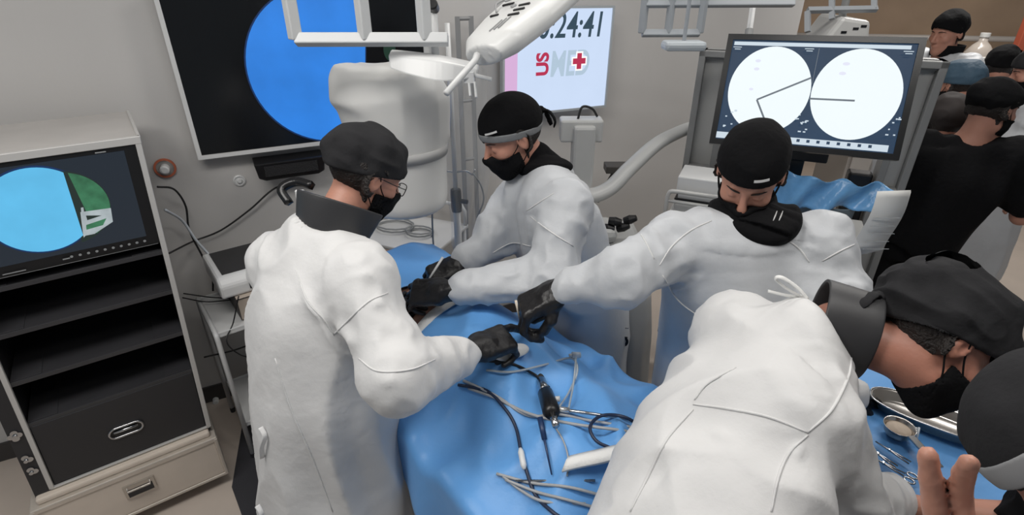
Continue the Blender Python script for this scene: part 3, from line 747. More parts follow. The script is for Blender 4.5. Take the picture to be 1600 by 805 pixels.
# ------------------------------------------------------------------ white trolley with box and printer
ta = math.radians(52); Mt = Matrix(((math.sin(ta), -math.cos(ta), 0, -1.275), (math.cos(ta), math.sin(ta), 0, 1.90), (0, 0, 1, 0), (0, 0, 0, 1)))
tr = thing('utility_trolley', 'white enamel two-shelf trolley beside the flight-case tower', 'trolley', M=Mt)
TX, TY, TZ = .62, .40, .73
def shelf(z, nm):
    m = MB(); m.box((.01, .01, z-.012), (TX-.01, TY-.01, z)); m.box((.01, .01, z), (TX-.01, .02, z+.012)); m.box((.01, TY-.02, z), (TX-.01, TY-.01, z+.012)); m.build(nm, WHITEM, tr, bevel=.002)
shelf(TZ-.01, 'top_shelf'); shelf(.2, 'lower_shelf')
for x in (0, TX):
    m = MB(); q = [(x, 0, 0.02), (x, 0, TZ-.03), (x, .03, TZ+.0), (x, TY-.03, TZ+.0), (x, TY, TZ-.03), (x, TY, .02)]
    m.tube([q[0]] + spline([q[1], (x, .008, TZ-.008), q[2]], 5) + spline([q[3], (x, TY-.008, TZ-.008), q[4]], 5) + [q[5]], .011, seg=12); m.build('side_frame', WHITEM, tr, smooth=True)
    for y in (0, TY):
        m = MB(); m.lathe([(0, 0), (.012, 0), (.013, .02), (.011, .03)], (x, y, 0), seg=12); m.build('foot', SHOE, tr)
def local(M, *v): return (to_np(M) @ np.array([*v, 1]))[:3]
bxM = Mt @ Matrix.Translation((.12, .06, TZ))
bx = thing('equipment_box', 'small carton with dark side and pinkish print under the printer', 'box', M=bxM)
m = MB(); m.box((0, 0, 0), (.34, .28, .105)); m.build('carton', [mat('carton_beige', 'B3A79B', .7, var=.06)], bx, bevel=.003)
m = MB(); m.box((-.002, -.001, .0), (.0, .281, .106)); m.box((-.002, -.002, .103), (.34, .0, .107)); m.build('dark_side_panel', mat('carton_dark', '3A3634', .6), bx)
m = MB(); m.box((.03, -.001, .02), (.07, 0, .06)); m.build('pink_print', mat('print_pink', 'B77A68', .6), bx)
m = MB(); m.lathe([(.012, 0), (.020, 0), (.020, .001), (.012, .001)], (.27, -.0005, .05), axis=(0, -1, 0), seg=20, closed=True); m.build('round_print', mat('print_brown', '4D3A30', .6), bx)
m = MB(); m.box((-.003, .19, .05), (-.002, .23, .095)); m.build('white_sticker', MARK, bx)
prM = Mt @ Matrix.Translation((.07, .09, TZ+.107))
pr = thing('video_printer', 'white box-shaped video printer with black top on the carton', 'printer', M=prM)
m = MB(); m.prism([(0, 0, 0), (0, 0, .06), (.0, .03, .095), (.0, .33, .095), (0, .33, 0)], (.40, 0, 0)); m.build('housing', WHITE, pr, bevel=.012)
m = MB(); m.box((.03, .05, .094), (.37, .31, .099)); m.build('black_top', mat('printer_black', '2C2C2E', .4), pr, bevel=.003)
m = MB(); m.box((.17, .08, .099), (.30, .20, .101)); m.box((.18, .2, .1), (.28, .215, .102)); m.build('paper_slip', mat('paper', 'D9D9D6', .8), pr)
m = MB(); m.box((.12, -.004, .02), (.33, .002, .065)); m.build('paper_slot', BLACKP, pr, bevel=.002)
m = MB(); m.box((.26, -.012, .03), (.35, -.002, .06)); m.box((.3, .03, .094), (.38, .09, .108)); m.build('feed_door', WHITE, pr, bevel=.006)

m = MB(); m.prism([(-1.46, 2.22, 0), (-1.30, 1.72, 0), (-.98, 1.30, 0), (-.55, 1.9, 0), (-.85, 2.45, 0)], (0, 0, .006))
tag(m.build('floor_mat', mat('dark_mat', '35353A', .7, var=.08, bump=.2, bscale=200), bevel=.002), 'dark rubber mat on the floor under the white trolley', 'floor mat')
# ------------------------------------------------------------------ wall fittings and cables
def wall_round(px, py, r, label, cat, name, orange=False):
    p = onv(px, py, W0, 63); Mw = Matrix(((WD[0], WN[0], 0, p[0]), (WD[1], WN[1], 0, p[1]), (0, 0, 1, p[2]), (0, 0, 0, 1)))
    t = thing(name, label, cat, M=Mw)
    m = MB(); m.lathe([(0, 0), (r, 0), (r, .006), (r*.78, .010), (r*.72, .005), (0, .005)], axis=(0, 1, 0), seg=28); m.build('face_plate', WHITE if not orange else mat('plate_glint', 'A9A6A3', .3, .3), t, smooth=False)
    m = MB(); m.lathe([(0, .004), (r*.45, .004), (r*.45, .012 + .03*orange), (r*.3, .016 + .03*orange), (0, .016 + .03*orange)], axis=(0, 1, 0), seg=20); m.build('socket', WHITE, t)
    if orange: m = MB(); m.lathe([(r*.85, .004), (r*1.05, .004), (r*1.05, .012), (r*.85, .012)], axis=(0, 1, 0), seg=28, closed=True); m.build('orange_ring', mat('orange_ring', 'B9674B', .5), t)
    return t
wall_round(258, 262, .042, 'round wall gas outlet with an orange ring right beside the tower top', 'wall outlet', 'gas_outlet', True)
wall_round(374, 282, .028, 'small plain round white socket below the wall television', 'wall socket', 'wall_socket')
wall_round(337, 622, .034, 'round wall outlet with orange ring low on the wall behind the trolley', 'wall outlet', 'gas_outlet', True)
def cable(name, label, pts, r, m_, n=8, parent=None, cat='cable', group=None):
    mb = MB(); mb.tube(spline(pts, n), r, seg=8); o = mb.build(name, m_, parent, smooth=True)
    return tag(o, label, cat, group) if parent is None else o
CBL = mat('black_cable', '161618', .5); CGREY = mat('grey_cable', 'A7A9AB', .45); CCLEAR = mat('clear_tube', 'B9C2C8', .2, alpha=.75)
ow = lambda px, py, o=.03: onv(px, py, W0 + WN*o, 63)
cable('cable', 'black cable looping down from the tower top to the trolley', [ow(246, 292, .16), ow(272, 296, .1), ow(290, 322, .08), ow(296, 360, .08), ow(316, 400, .1), ow(331, 430, .1), ow(333, 455, .12)], .0045, CBL)
cable('cable', 'long thin black cable sagging across the wall from tower to left surgeon', [ow(264, 396, .2), ow(300, 378, .05), ow(345, 360, .03), ow(390, 328, .03), ow(430, 294, .03), ow(470, 285, .03)], .0045, CBL)
cable('cable', 'pale grey hose falling from the tower side to the printer', [ow(258, 328, .2), ow(285, 345, .1), ow(306, 375, .1), ow(330, 402, .12), ow(360, 440, .2), ow(390, 448, .22)], .006, mat('pale_hose', 'B5BBC2', .4))
tl_ = lambda x, y, z: local(Mt, x, y, z)
cable('cable', 'black lead lying over the white trolley top and drooping below it', [tl_(-.05, .38, .78), tl_(.05, .33, .745), tl_(.14, .25, .742), tl_(.03, .3, .742), tl_(-.06, .36, .77)], .003, CBL)
cable('cable', 'thin black lead hanging off the trolley front edge', [tl_(.13, .045, .86), tl_(.08, .03, .75), tl_(.03, -.02, .70), tl_(.06, -.025, .62), tl_(.12, -.02, .56)], .003, CBL)
cable('cable', 'black cable strung under the trolley top toward the left surgeon', [tl_(-.06, .2, .52), tl_(.1, .2, .50), tl_(.3, .2, .52), tl_(.5, .2, .53)], .004, CBL)
# black bracket box under the television
q = onv(455, 262, W0 + WN*.1, 63); Mb = Matrix(((WD[0], -WN[0], 0, q[0]), (WD[1], -WN[1], 0, q[1]), (0, 0, 1, q[2]), (0, 0, 0, 1)))
sb = thing('speaker_bar', 'black speaker bar fixed under the wall television', 'speaker', M=Mb)
m = MB(); m.prism([(-.16, -.03, .045), (.16, -.03, .045), (.15, -.02, -.03), (.12, -.015, -.045), (-.12, -.015, -.045), (-.15, -.02, -.03)], (0, .13, 0)); m.build('housing', BLACKP, sb, bevel=.006)
m = MB(); m.box((-.12, -.032, -.02), (.12, -.029, .03)); m.build('grille', mat('grille', '1F1F22', .8, bump=.8, bscale=300), sb)

# ------------------------------------------------------------------ covered image intensifier, hanging from the ceiling
DR = mat('drum_cover', 'D3D3D1', .5, bump=.12, bscale=9, var=.02)
dc = at(617, 215, 1.95); dx_, dy_ = dc[0], dc[1]; zt, zb = 1.845, 1.325
dr_ = thing('image_intensifier', 'tall white cloth-covered x-ray drum with a grey band hanging behind the left surgeon', 'x-ray drum', (dx_, dy_, zb))
R0 = .185
def drum(p):
    q = p - V3(dx_, dy_, 0)
    d = loft(q, [((.02, 0, zb), R0*.80, R0*.80), ((.02, 0, zb+.03), R0*.86, R0*.86), ((.015, 0, zb+.2), R0*.90, R0*.90), ((0, 0, zt-.1), R0*1.0, R0), ((-.01, 0, zt-.03), R0*.9, R0*.9)], (1, 0, 0), .05)
    d = smin(d, loft(q, [((-.09, -.06, zt-.12), .09, .10), ((-.08, -.05, zt-.01), .085, .09)], (1, 0, 0)), .06)
    return smin(d, loft(q, [((.10, .02, zt-.12), .09, .12), ((.11, .03, zb+.28), .075, .1), ((.08, .0, zb+.2), .05, .08)], (1, 0, 0), .03), .05)
sdf_obj('cover', drum, (dx_-.32, dy_-.32, zb-.1), (dx_+.35, dy_+.32, zt+.12), .0085, DR, dr_, lambda V: .007*ridged((V-dc)*np.array([11, 11, 2.5]), 3)*np.clip((V[:,2]-zb-.22)*8, 0, 1), smooth_n=5)
m = MB(); m.lathe([(R0*.90, zb+.205), (R0*.95, zb+.205), (R0*.955, zb+.24), (R0*.90, zb+.24)], (dx_+.012, dy_, 0), closed=True, seg=48); m.build('grey_band', mat('band_grey', 'A9A9A9', .5), dr_, world=True, smooth=True)
m = MB(); m.lathe([(0, zb-.005), (R0*.74, zb-.005), (R0*.80, zb+.02), (R0*.80, zb+.04)], (dx_+.02, dy_, 0), seg=48); m.build('receptor_face', WHITE, dr_, world=True)
hp = at(681, 20, 2.0); m = MB(); m.tube([(hp[0], dy_+.02, zt-.1), (hp[0], dy_+.02, 3.0)], .016); m.build('ceiling_rod', WHITE, dr_, world=True, smooth=True)

# ------------------------------------------------------------------ ceiling-hung arms, rails and lamp head
P_ = lambda px, py, d=1.6: at(px, py, d)
la = thing('pivot_mount', 'white ceiling pivot arm with a flat curved bar in front of the drum', 'arm mount', (P_(680, 60)[0], P_(680, 60)[1], 1.9))
t0 = P_(677, 8, 1.62); m = MB(); m.tube([(t0[0], t0[1], 3.0), (t0[0], t0[1], t0[2]-.03), P_(679, 60, 1.62), P_(681, 92, 1.62)], [.018, .018, .022, .017], seg=16, flat=.6); m.build('post', WHITE, la, world=True, smooth=True)
m = MB(); m.lathe([(0, -.026), (.013, -.026), (.016, -.02), (.016, .02), (.013, .026), (0, .026)], P_(677, 10, 1.60), axis=(0, -.8, .3), seg=18); m.build('pivot_cap', BLACKP, la, world=True)
m = MB(); m.lathe([(0, -.04), (.008, -.04), (.008, .04), (0, .04)], P_(681, 76, 1.6), axis=(1, 0, 0), seg=12); m.build('pivot_pin', WHITE, la, world=True)
m = MB(); a = [P_(606, 86, 1.60), P_(640, 89, 1.58), P_(690, 96, 1.57), P_(748, 108, 1.60)]; b = [P_(609, 108, 1.60), P_(640, 118, 1.58), P_(690, 128, 1.57), P_(745, 122, 1.60)]
sa, sb_ = spline(a, 6), spline(b, 6); n = len(sa); off = V3(0, .05, .012)
vs = sa + sb_ + [p+off for p in sa] + [p+off for p in sb_]
fs = [(i, i+1, n+i+1, n+i) for i in range(n-1)] + [(2*n+i+1, 2*n+i, 3*n+i, 3*n+i+1) for i in range(n-1)] + [(i+1, i, 2*n+i, 2*n+i+1) for i in range(n-1)] + [(n+i, n+i+1, 3*n+i+1, 3*n+i) for i in range(n-1)] + [(0, n, 3*n, 2*n), (n-1, 3*n-1, 4*n-1, 2*n-1)]
m.add(vs, fs); m.build('curved_bar', WHITE, la, world=True, bevel=.006)
m = MB(); m.tube([P_(735, 116, 1.6), P_(768, 124, 1.6)], .006); m.tube([P_(733, 130, 1.6), P_(735, 150, 1.6)], .004); m.tube([P_(742, 128, 1.6), P_(744, 152, 1.6)], .004); m.box((0, 0, 0), (.03, .03, .03), R=np.eye(3), c=P_(725, 130, 1.6)); m.build('end_clip', WHITE, la, world=True, smooth=False)
def rail(name, label, segs, r, mt, top, group=None):
    t = thing(name, label, 'ceiling rail', tuple(segs[0][0][:2]) + (1.9,), group=group)
    for a, b in segs:
        a = np.array(a); b = np.array(b); m = MB(); m.tube([a, b], r*1.2, seg=4, up=(0, 1, .3)); m.build('rail_bar', mt, t, world=True, bevel=.004)
    for q in top: m = MB(); m.tube([q, (q[0], q[1], 3.0)], .012, seg=12); m.build('hanger', mt, t, world=True)
    return t
RW = mat('rail_white', 'C4C6C7', .4)
d = 1.55; xl = P_(462, 62, d); xr = P_(700, 55, d); xr[2] = xl[2]; up_ = V3(0, 0, .30); f1 = P_(571, 60, d); f1[2] = xl[2]
rail('display_rail', 'white square-tube frame hanging from the ceiling in front of the wall television', [(xl, xr), (xl, xl+up_), (f1, f1+up_), (P_(664, 58, d)*V3(1, 1, 0)+V3(0, 0, xl[2]), P_(664, 58, d)*V3(1, 1, 0)+V3(0, 0, xl[2]+.3)), (xl+up_, xr+up_)], .019, RW, [xl+up_, xr+up_])
d = 2.3; xl = P_(1003, 52, d); xr = P_(1094, 46, d); xr[2] = xl[2]; f1 = (xl*.55+xr*.45); f0 = f1.copy()
rail('display_rail', 'pale grey double frame hanging from the ceiling left of the x-ray monitor', [(xl, xr), (xl, xl+up_), (f1, f1+up_), (xr, xr+up_), (xl+up_*.38, P_(1240, 8, d)*V3(1, 1, 0)+V3(0, 0, xl[2]+.114))], .016, mat('rail_grey', '9FA4A9', .4), [xl+up_, xr+up_])
tp = thing('ceiling_tray', 'small flat pale tray hanging under the grey ceiling frame', 'tray', tuple(P_(1068, 70, 2.25)))
m = MB(); c0 = P_(1068, 70, 2.25); m.box((-.085, -.05, -.022), (.085, .05, .016), R=np.eye(3), c=c0); m.build('tray', mat('tray_pale', 'B5BCC1', .35), tp, world=True, bevel=.014)
m = MB(); m.tube([c0, (c0[0], c0[1], 3.0)], .008); m.build('hanger', mat('rail_grey', '9FA4A9', .4), tp, world=True)

# lamp head: big rounded wedge with vents and a stick handle
lh = thing('surgical_lamp', 'white ceiling surgical lamp head with black vents and a stick handle', 'surgical lamp', tuple(P_(790, 50, 1.5)))
lc = P_(800, 42, 1.5); ax = unit(P_(850, -10, 1.62) - P_(745, 85, 1.42)); LR, _ = frame(lc, ax, unit(V3(-.55, -.55, .62)))
def lamp(p):
    q = (p - lc) @ LR
    d = loft(q, [((0, -.155, -.005), .06, .03), ((0, -.10, 0), .095, .05), ((0, .02, 0), .122, .055), ((0, .2, 0), .13, .055), ((0, .3, 0), .12, .05)], (1, 0, 0), .04)
    d = smax(d, q[:, 2] - .038, .02); return smax(d, -q[:, 2] - .048, .02)
sdf_obj('housing', lamp, lc-.42, lc+.42, .006, mat('lamp_white', 'DADBDA', .35), lh)
L_ = lambda x, y, z: lc + LR @ V3(x, y, z)
for (x, y, w_) in ((.035, -.02, .018), (.035, .01, .018), (.035, .04, .018), (-.045, .0, .014), (-.04, .07, .02)):
    m = MB(); m.box((-w_, -.0035, -.002), (w_, .0035, .0035), R=LR, c=L_(x, y, .038)); m.build('vent_slot', BLACKP, lh, world=True)
m = MB()
for k in range(3): m.box((-.0015, -.035, 0), (.0015, .03, .0025), R=LR, c=L_(.012 + .011*k, -.075 + .006*k, .0375))
m.build('grip_ribs', mat('rib_grey', '9A9B9C', .5), lh, world=True)
m = MB(); m.tube(spline([L_(-.05, .02, .04), L_(-.065, .05, .052), L_(-.05, .085, .05), L_(-.03, .05, .055), L_(-.02, .08, .05)], 6), .003, seg=8); m.lathe([(0, 0), (.009, 0), (.009, .004), (0, .004)], L_(-.005, .045, .038), axis=LR[:, 2], seg=16); m.build('cable_loop', mat('rib_grey', '9A9B9C', .5), lh, world=True, smooth=True)
m = MB(); m.tube([P_(746, 86, 1.42), P_(742, 95, 1.41), P_(697, 146, 1.35)], [.010, .0085, .0085], seg=14); m.build('stick_handle', WHITE, lh, world=True, smooth=True)
tpp = L_(0, .27, 0); m = MB(); m.tube([tpp, (tpp[0], tpp[1], 3.0)], .03, seg=16); m.build('ceiling_stem', WHITE, lh, world=True, smooth=True)

# IV pole with clamp and hooks; clear plastic sheet
ip = at(717, 395, 2.45); ix, iy = ip[0], ip[1]
iv = thing('iv_pole', 'slim stainless drip pole with a black clamp behind the table', 'drip pole', (ix, iy, 0))
m = MB(); m.tube([(ix, iy, .08), (ix, iy, 1.25)], .016, seg=16); m.build('lower_tube', WHITEM, iv, world=True, smooth=True)
m = MB(); m.tube([(ix, iy, 1.25), (ix, iy, 1.95)], .010, seg=14); m.build('pole', WHITEM, iv, world=True, smooth=True)
zc = at(716, 318, 2.3)[2]; m = MB(); m.lathe([(0, -.05), (.022, -.05), (.024, -.03), (.024, .03), (.022, .05), (0, .05)], (ix, iy, zc), seg=16); m.tube([(ix, iy, zc), (ix+.05, iy-.02, zc)], .01); m.build('clamp', BLACKP, iv, world=True, smooth=False)
zh = at(716, 272, 2.25)[2]
for sx in (-1, 1): m = MB(); m.tube(spline([(ix, iy, zh), (ix+sx*.05, iy, zh+.004), (ix+sx*.075, iy, zh-.012), (ix+sx*.085, iy, zh+.012)], 5), .004); m.build('hook', STEEL, iv, world=True, smooth=True)
for k in range(4): a = k*math.pi/2 + .4; m = MB(); m.tube([(ix, iy, .09), (ix+.22*math.cos(a), iy+.22*math.sin(a), .045)], .012); m.lathe([(0, -.01), (.022, -.01), (.022, .01), (0, .01)], (ix+.22*math.cos(a), iy+.22*math.sin(a), .023), axis=(1, 0, 0), seg=14); m.build('base_leg', STEEL, iv, world=True)
cable('tube', 'clear thin tube hanging from the drip pole hooks', [(ix-.075, iy-.01, zh), (ix-.10, iy-.01, zh-.1), (ix-.11, iy-.02, zh-.3), (ix-.10, iy-.05, zh-.42)], .004, mat('tube_grey', '8F9294', .35), cat='tube')
cable('tube', 'clear looped tube on the right hook of the drip pole', [(ix+.075, iy-.01, zh), (ix+.11, iy-.02, zh-.05), (ix+.12, iy-.02, zh-.12), (ix+.09, iy-.02, zh-.2)], .004, mat('tube_grey', '8F9294', .35), cat='tube')
# steel rack frame on the wall behind the pole
rk = thing('wall_rack', 'tall narrow grey rail frame standing at the wall behind the drip pole', 'rack', (0, 0, 0), M=Matrix.Translation(tuple(onv(718, 300, W0+WN*.12, 63)*V3(1, 1, 0))))
for px in (716, 737):
    q = onv(px, 60, W0+WN*.1, 63); m = MB(); m.box((-.012, -.012, 0), (.012, .012, 1.93), R=np.eye(3), c=V3(q[0], q[1], 0)); m.build('upright', mat('rack_grey', '8E8F90', .45), rk, world=True)
qa, qb = onv(716, 60, W0+WN*.1, 63), onv(737, 60, W0+WN*.1, 63)
for z in (1.92, 1.52, 1.2): m = MB(); m.tube([(qa[0], qa[1], z), (qb[0], qb[1], z)], .01, seg=8); m.build('crossbar', mat('rack_grey', '8E8F90', .45), rk, world=True)
# clear film hanging from the drum side
m = MB(); NU, NV = 26, 24; vs = []
for i in range(NU):
    for j in range(NV):
        u, v = i/(NU-1), j/(NV-1); px = 688 + 78*u; q = at(px - 10*v*(u-.5), 0, 2.15); x = q[0]; y = q[1]*0 + 2.13 + .025*math.sin(u*19 + 2*v) + .02*math.sin(u*7+v*5)
        vs.append((x + .012*math.sin(v*9 + u*4), y, 1.78 - .72*v - .03*math.sin(u*6)))
m.add(vs, [(i*NV+j, (i+1)*NV+j, (i+1)*NV+j+1, i*NV+j+1) for i in range(NU-1) for j in range(NV-1)])
o = m.build('plastic_sheet', mat('clear_film', 'D5D9DC', .12, alpha=.30, coat=.6), smooth=True); tag(o, 'clear plastic film hanging between the drum and the surgeon in the tied black cap', 'plastic sheet')

# ------------------------------------------------------------------ curved-arm machine behind the middle surgeons
CA = mat('arm_grey_white', 'B9BAB9', .4, var=.03); ca0 = at(912, 440, 2.75)
cm = thing('c_arm_machine', 'pale grey mobile x-ray machine with a thick curved arm rising to the right', 'x-ray machine', (ca0[0], ca0[1], 0))
path = spline([at(880, 292, 2.72), at(915, 306, 2.72), at(950, 296, 2.72), at(985, 262, 2.74), at(1025, 226, 2.78), at(1062, 206, 2.82), at(1100, 193, 2.86)], 8)
m = MB(); n = len(path); m.tube(path, [.055 - .012*(i/n) for i in range(n)], seg=14, flat=.7); m.build('curved_arm', CA, cm, world=True, smooth=True)
m = MB(); q = at(910, 258, 2.72); m.box((-.055, -.03, -.5), (.055, .09, .20), R=np.eye(3), c=q); m.build('column', CA, cm, world=True, bevel=.015)
m = MB(); q = at(908, 203, 2.68); m.box((-.105, -.04, -.055), (.105, .07, .055), R=np.eye(3), c=q); hb = m.build('control_box', CA, cm, world=True, bevel=.01)
m = MB(); [m.lathe([(0, 0), (.008, 0), (.008, .004), (0, .004)], q + V3(x, -.041, .02), axis=(0, -1, 0), seg=12) for x in (0.02, .05)]; m.build('button', BLACKP, hb, world=True)
m = MB(); m.tube(spline([q + V3(-.02, 0, .05), q + V3(.0, .01, .11), q + V3(.05, .02, .10), q + V3(.08, .03, .06)], 6), .006); m.build('looped_lead', CBL, hb, world=True, smooth=True)
m = MB(); q = at(935, 425, 2.72); m.box((-.17, -.14, -q[2]+.1), (.20, .22, .20), R=np.eye(3), c=q); m.box((-.15, -.1, .20), (.06, .1, .27), R=np.eye(3), c=q); m.build('cabinet', CA, cm, world=True, bevel=.03)
m = MB(); m.box((-.05, -.16, .13), (.15, -.13, .22), R=np.eye(3), c=q); m.box((-.1, -.17, -.12), (.12, -.14, -.02), R=np.eye(3), c=q); m.build('black_panel', BLACKP, cm, world=True, bevel=.01)
for k, (x, z) in enumerate(((.05, .30), (.09, .27), (.02, .265), (.12, .31))): m = MB(); m.lathe([(0, -.03), (.018, -.03), (.022, 0), (.014, .03), (0, .03)], q + V3(x, -.05, z), axis=(.8, -.3, .4*(k % 2)), seg=12); m.build('black_knob', BLACKP, cm, world=True)
m = MB(); q2 = at(965, 262, 2.95); m.box((-.07, -.05, -.02), (.07, .05, .02), R=np.eye(3), c=q2); m.tube([q2, q2 + V3(-.1, 0, -.2)], .015); m.build('foot_switch_tray', mat('tray_dark', '4A4744', .5), cm, world=True, bevel=.004)
for sx in (-.14, .16):
    for sy in (-.1, .18): m = MB(); m.lathe([(0, -.02), (.045, -.02), (.05, 0), (.045, .02), (0, .02)], (q[0]+sx, q[1]+sy, .05), axis=(1, 0, 0), seg=18); m.tube([(q[0]+sx, q[1]+sy, .05), (q[0]+sx, q[1]+sy, .13)], .02); m.build('wheel', SHOE, cm, world=True)
# ------------------------------------------------------------------ operating table, patient, drapes
TT = V3(.64, -.768, 0); TT = TT/np.linalg.norm(TT); TN = V3(-TT[1], TT[0], 0); TN = TN if TN[0] > 0 else -TN
VC = .848   # centre line
def tw(u, v, z): return TT*u + TN*(VC+v) + V3(0, 0, z)
def tuv(p): p = np.asarray(p); return p[..., 0]*TT[0] + p[..., 1]*TT[1], p[..., 0]*TN[0] + p[..., 1]*TN[1] - VC
UF, UH = -.47, -2.2
tb = thing('operating_table', 'steel operating table hidden under the blue drape', 'operating table', tuple(tw(-1.3, 0, 0)))
RT = np.stack([TT, TN, V3(0, 0, 1)], 1)
m = MB(); m.box((UH, VC-.27, .80), (UF-.06, VC+.27, .84), R=RT); m.build('table_frame', STEEL, tb, world=True, bevel=.01)
m = MB(); m.box((UH, VC-.26, .84), (UF-.06, VC+.26, .90), R=RT); m.build('mattress', BLACKP, tb, world=True, bevel=.02)
m = MB(); m.box((-1.5, VC-.12, .06), (-1.15, VC+.12, .80), R=RT); m.build('column', STEEL, tb, world=True, bevel=.02)
m = MB(); m.box((-1.75, VC-.2, 0.0), (-.85, VC+.2, .07), R=RT); m.build('base', WHITEM, tb, world=True, bevel=.02)
PSK = mat('patient_skin', '9A7564', .5, var=.08, vscale=9, sss=.1)
def pbody(p):
    d = loft(p, [(tw(-1.98, 0, .985), .13, .07), (tw(-1.8, 0, .99), .19, .085), (tw(-1.5, 0, .985), .16, .08), (tw(-1.36, 0, .985), .17, .08)], TN, .05)
    d = smin(d, ell(p, tw(-2.16, 0, 1.0), (.085, .105, .095)), .02); d = smin(d, rc(p, tw(-2.1, 0, .985), tw(-1.95, 0, .98), .055, .06), .03)
    d = smin(d, rc(p, tw(-2.2, 0, 1.09), tw(-2.16, 0, 1.10), .01, .014), .02)
    for s, zk in ((-1, .965), (1, .965)):
        d = smin(d, rc(p, tw(-1.36, s*.09, .975), tw(-.98, s*.09, zk), .07, .05), .03); d = smin(d, rc(p, tw(-.98, s*.09, zk), tw(-.66, s*.08, .945), .048, .033), .03)
        d = smin(d, rc(p, tw(-.66, s*.08, .94), tw(-.60, s*.09, .955), .03, .022), .02)
        d = smin(d, rc(p, tw(-1.86, s*.19, .985), tw(-1.58, s*.235, .95), .045, .04), .03); d = smin(d, rc(p, tw(-1.58, s*.235, .95), tw(-1.36, s*.235, .945), .036, .028), .02)
    return d
pt = thing('person', 'patient lying under the blue drapes with a strip of bare skin showing', 'person', tuple(tw(-1.4, 0, .90)))
lo, hi = bounds([tw(UH-.1, 0, .95), tw(-.5, 0, 1.0)], .36); lo[2] = .88; hi[2] = 1.2
sdf_obj('body', pbody, lo, hi, .009, PSK, pt)
BL = mat('blue_drape', '66A5E4', .45, bump=.3, bscale=16, crease=.8, cscale=4, var=.03, sheen=.1)
DU0 = -1.335
def drape_z(u, v):
    z = .935 + .125*np.exp(-(np.abs(v)/.21)**3)*np.clip((UF - .02 - u)/.12, 0, 1)**.5
    z = z + .075*np.exp(-((u+1.22)/.16)**2 - ((v-.06)/.14)**2) + .05*np.exp(-((u+1.02)/.12)**2 - ((v+.10)/.09)**2)
    z = z - .03*np.exp(-((u+.85)/.12)**2 - ((v-.02)/.08)**2)
    P = np.stack([u, v, 0*u], -1).reshape(-1, 3)
    n = ridged(P*np.array([7, 5, 1]), 11)*.020 + ridged((P @ np.array([[.7, .7, 0], [-.7, .7, 0], [0, 0, 1]]))*np.array([5, 11, 1]), 13)*.018 + vnoise(P*4, 5)*.014 - .012
    return z + n.reshape(z.shape)
def drape_mesh(name, u0, u1, vmax, lL, lR, lF, m_, zf, label, head_hang=0):
    h = .0125; us = np.arange(u0, u1 + lF, h); ss = np.arange(-vmax-lL, vmax+lR, h); U, S = np.meshgrid(us, ss, indexing='ij')
    ov = np.maximum(np.abs(S) - vmax, 0); ou = np.maximum(U - u1, 0); sg = np.sign(S)
    V = np.clip(S, -vmax, vmax); Uc = np.minimum(U, u1)
    rnd = .035
    def drop(o): return np.where(o < rnd*1.57, rnd*(1-np.cos(np.minimum(o, rnd*1.57)/rnd)), rnd + (o - rnd*1.57)), np.where(o < rnd*1.57, rnd*np.sin(np.minimum(o, rnd*1.57)/rnd), rnd)
    dv, xv = drop(ov); du, xu = drop(ou)
    P = np.stack([U*1., S*0, 0*U], -1).reshape(-1, 3)
    w = (vnoise(P*np.array([9, 1, 1]), 3) + .5*ridged(P*np.array([5, 1, 1]), 8)).reshape(U.shape)*.035*np.clip(ov*4, 0, 1) + .02*ov
    z = zf(Uc, V) - np.maximum(dv, du)
    v = V + sg*(xv + np.maximum(w, -.02)); u = Uc + xu + .02*np.clip(ou*4, 0, 1)
    co = (TT[None, None]*u[..., None] + TN[None, None]*(VC+v)[..., None]); co[..., 2] = z
    n, k = U.shape; idx = np.arange(n*k).reshape(n, k)
    F = np.stack([idx[:-1, :-1], idx[1:, :-1], idx[1:, 1:], idx[:-1, 1:]], -1).reshape(-1, 4)
    o = link_mesh(name, co.reshape(-1, 3), F, m_, smooth=True, solid=.003)
    return tag(o, label, 'surgical drape')
drape_mesh('surgical_drape', DU0, UF, .33, .22, .42, .35, BL, drape_z, 'large crumpled blue drape spread over the operating table and the patient legs')
def chest_z(u, v): return 1.085 - .6*np.maximum(np.abs(v)-.15, 0)**1.2 + .0*u + .006*ridged(np.stack([u*8, v*8, 0*u], -1).reshape(-1, 3), 4).reshape(u.shape)
drape_mesh('surgical_drape', -1.88, -1.56, .24, .12, .10, .0, BL, chest_z, 'smaller blue drape over the patient chest beyond the left surgeon')
WCL = mat('white_gauze', 'E6E6E4', .8, bump=.3, bscale=60)
def on_drape(px, py, o=.006):
    r = ray(px, py)
    for t in np.arange(.9, 2.6, .004):
        p = V3(0, 0, CAM_H) + r*t; u, v = tuv(p[:2]) if False else (p[0]*TT[0]+p[1]*TT[1], p[0]*TN[0]+p[1]*TN[1]-VC)
        if u > UF - .01 or abs(v) > .335: z = .92
        else: z = float(drape_z(np.array([[u]]), np.array([[v]]))[0, 0])
        if p[2] <= z + o: return V3(p[0], p[1], z + o)
    return p
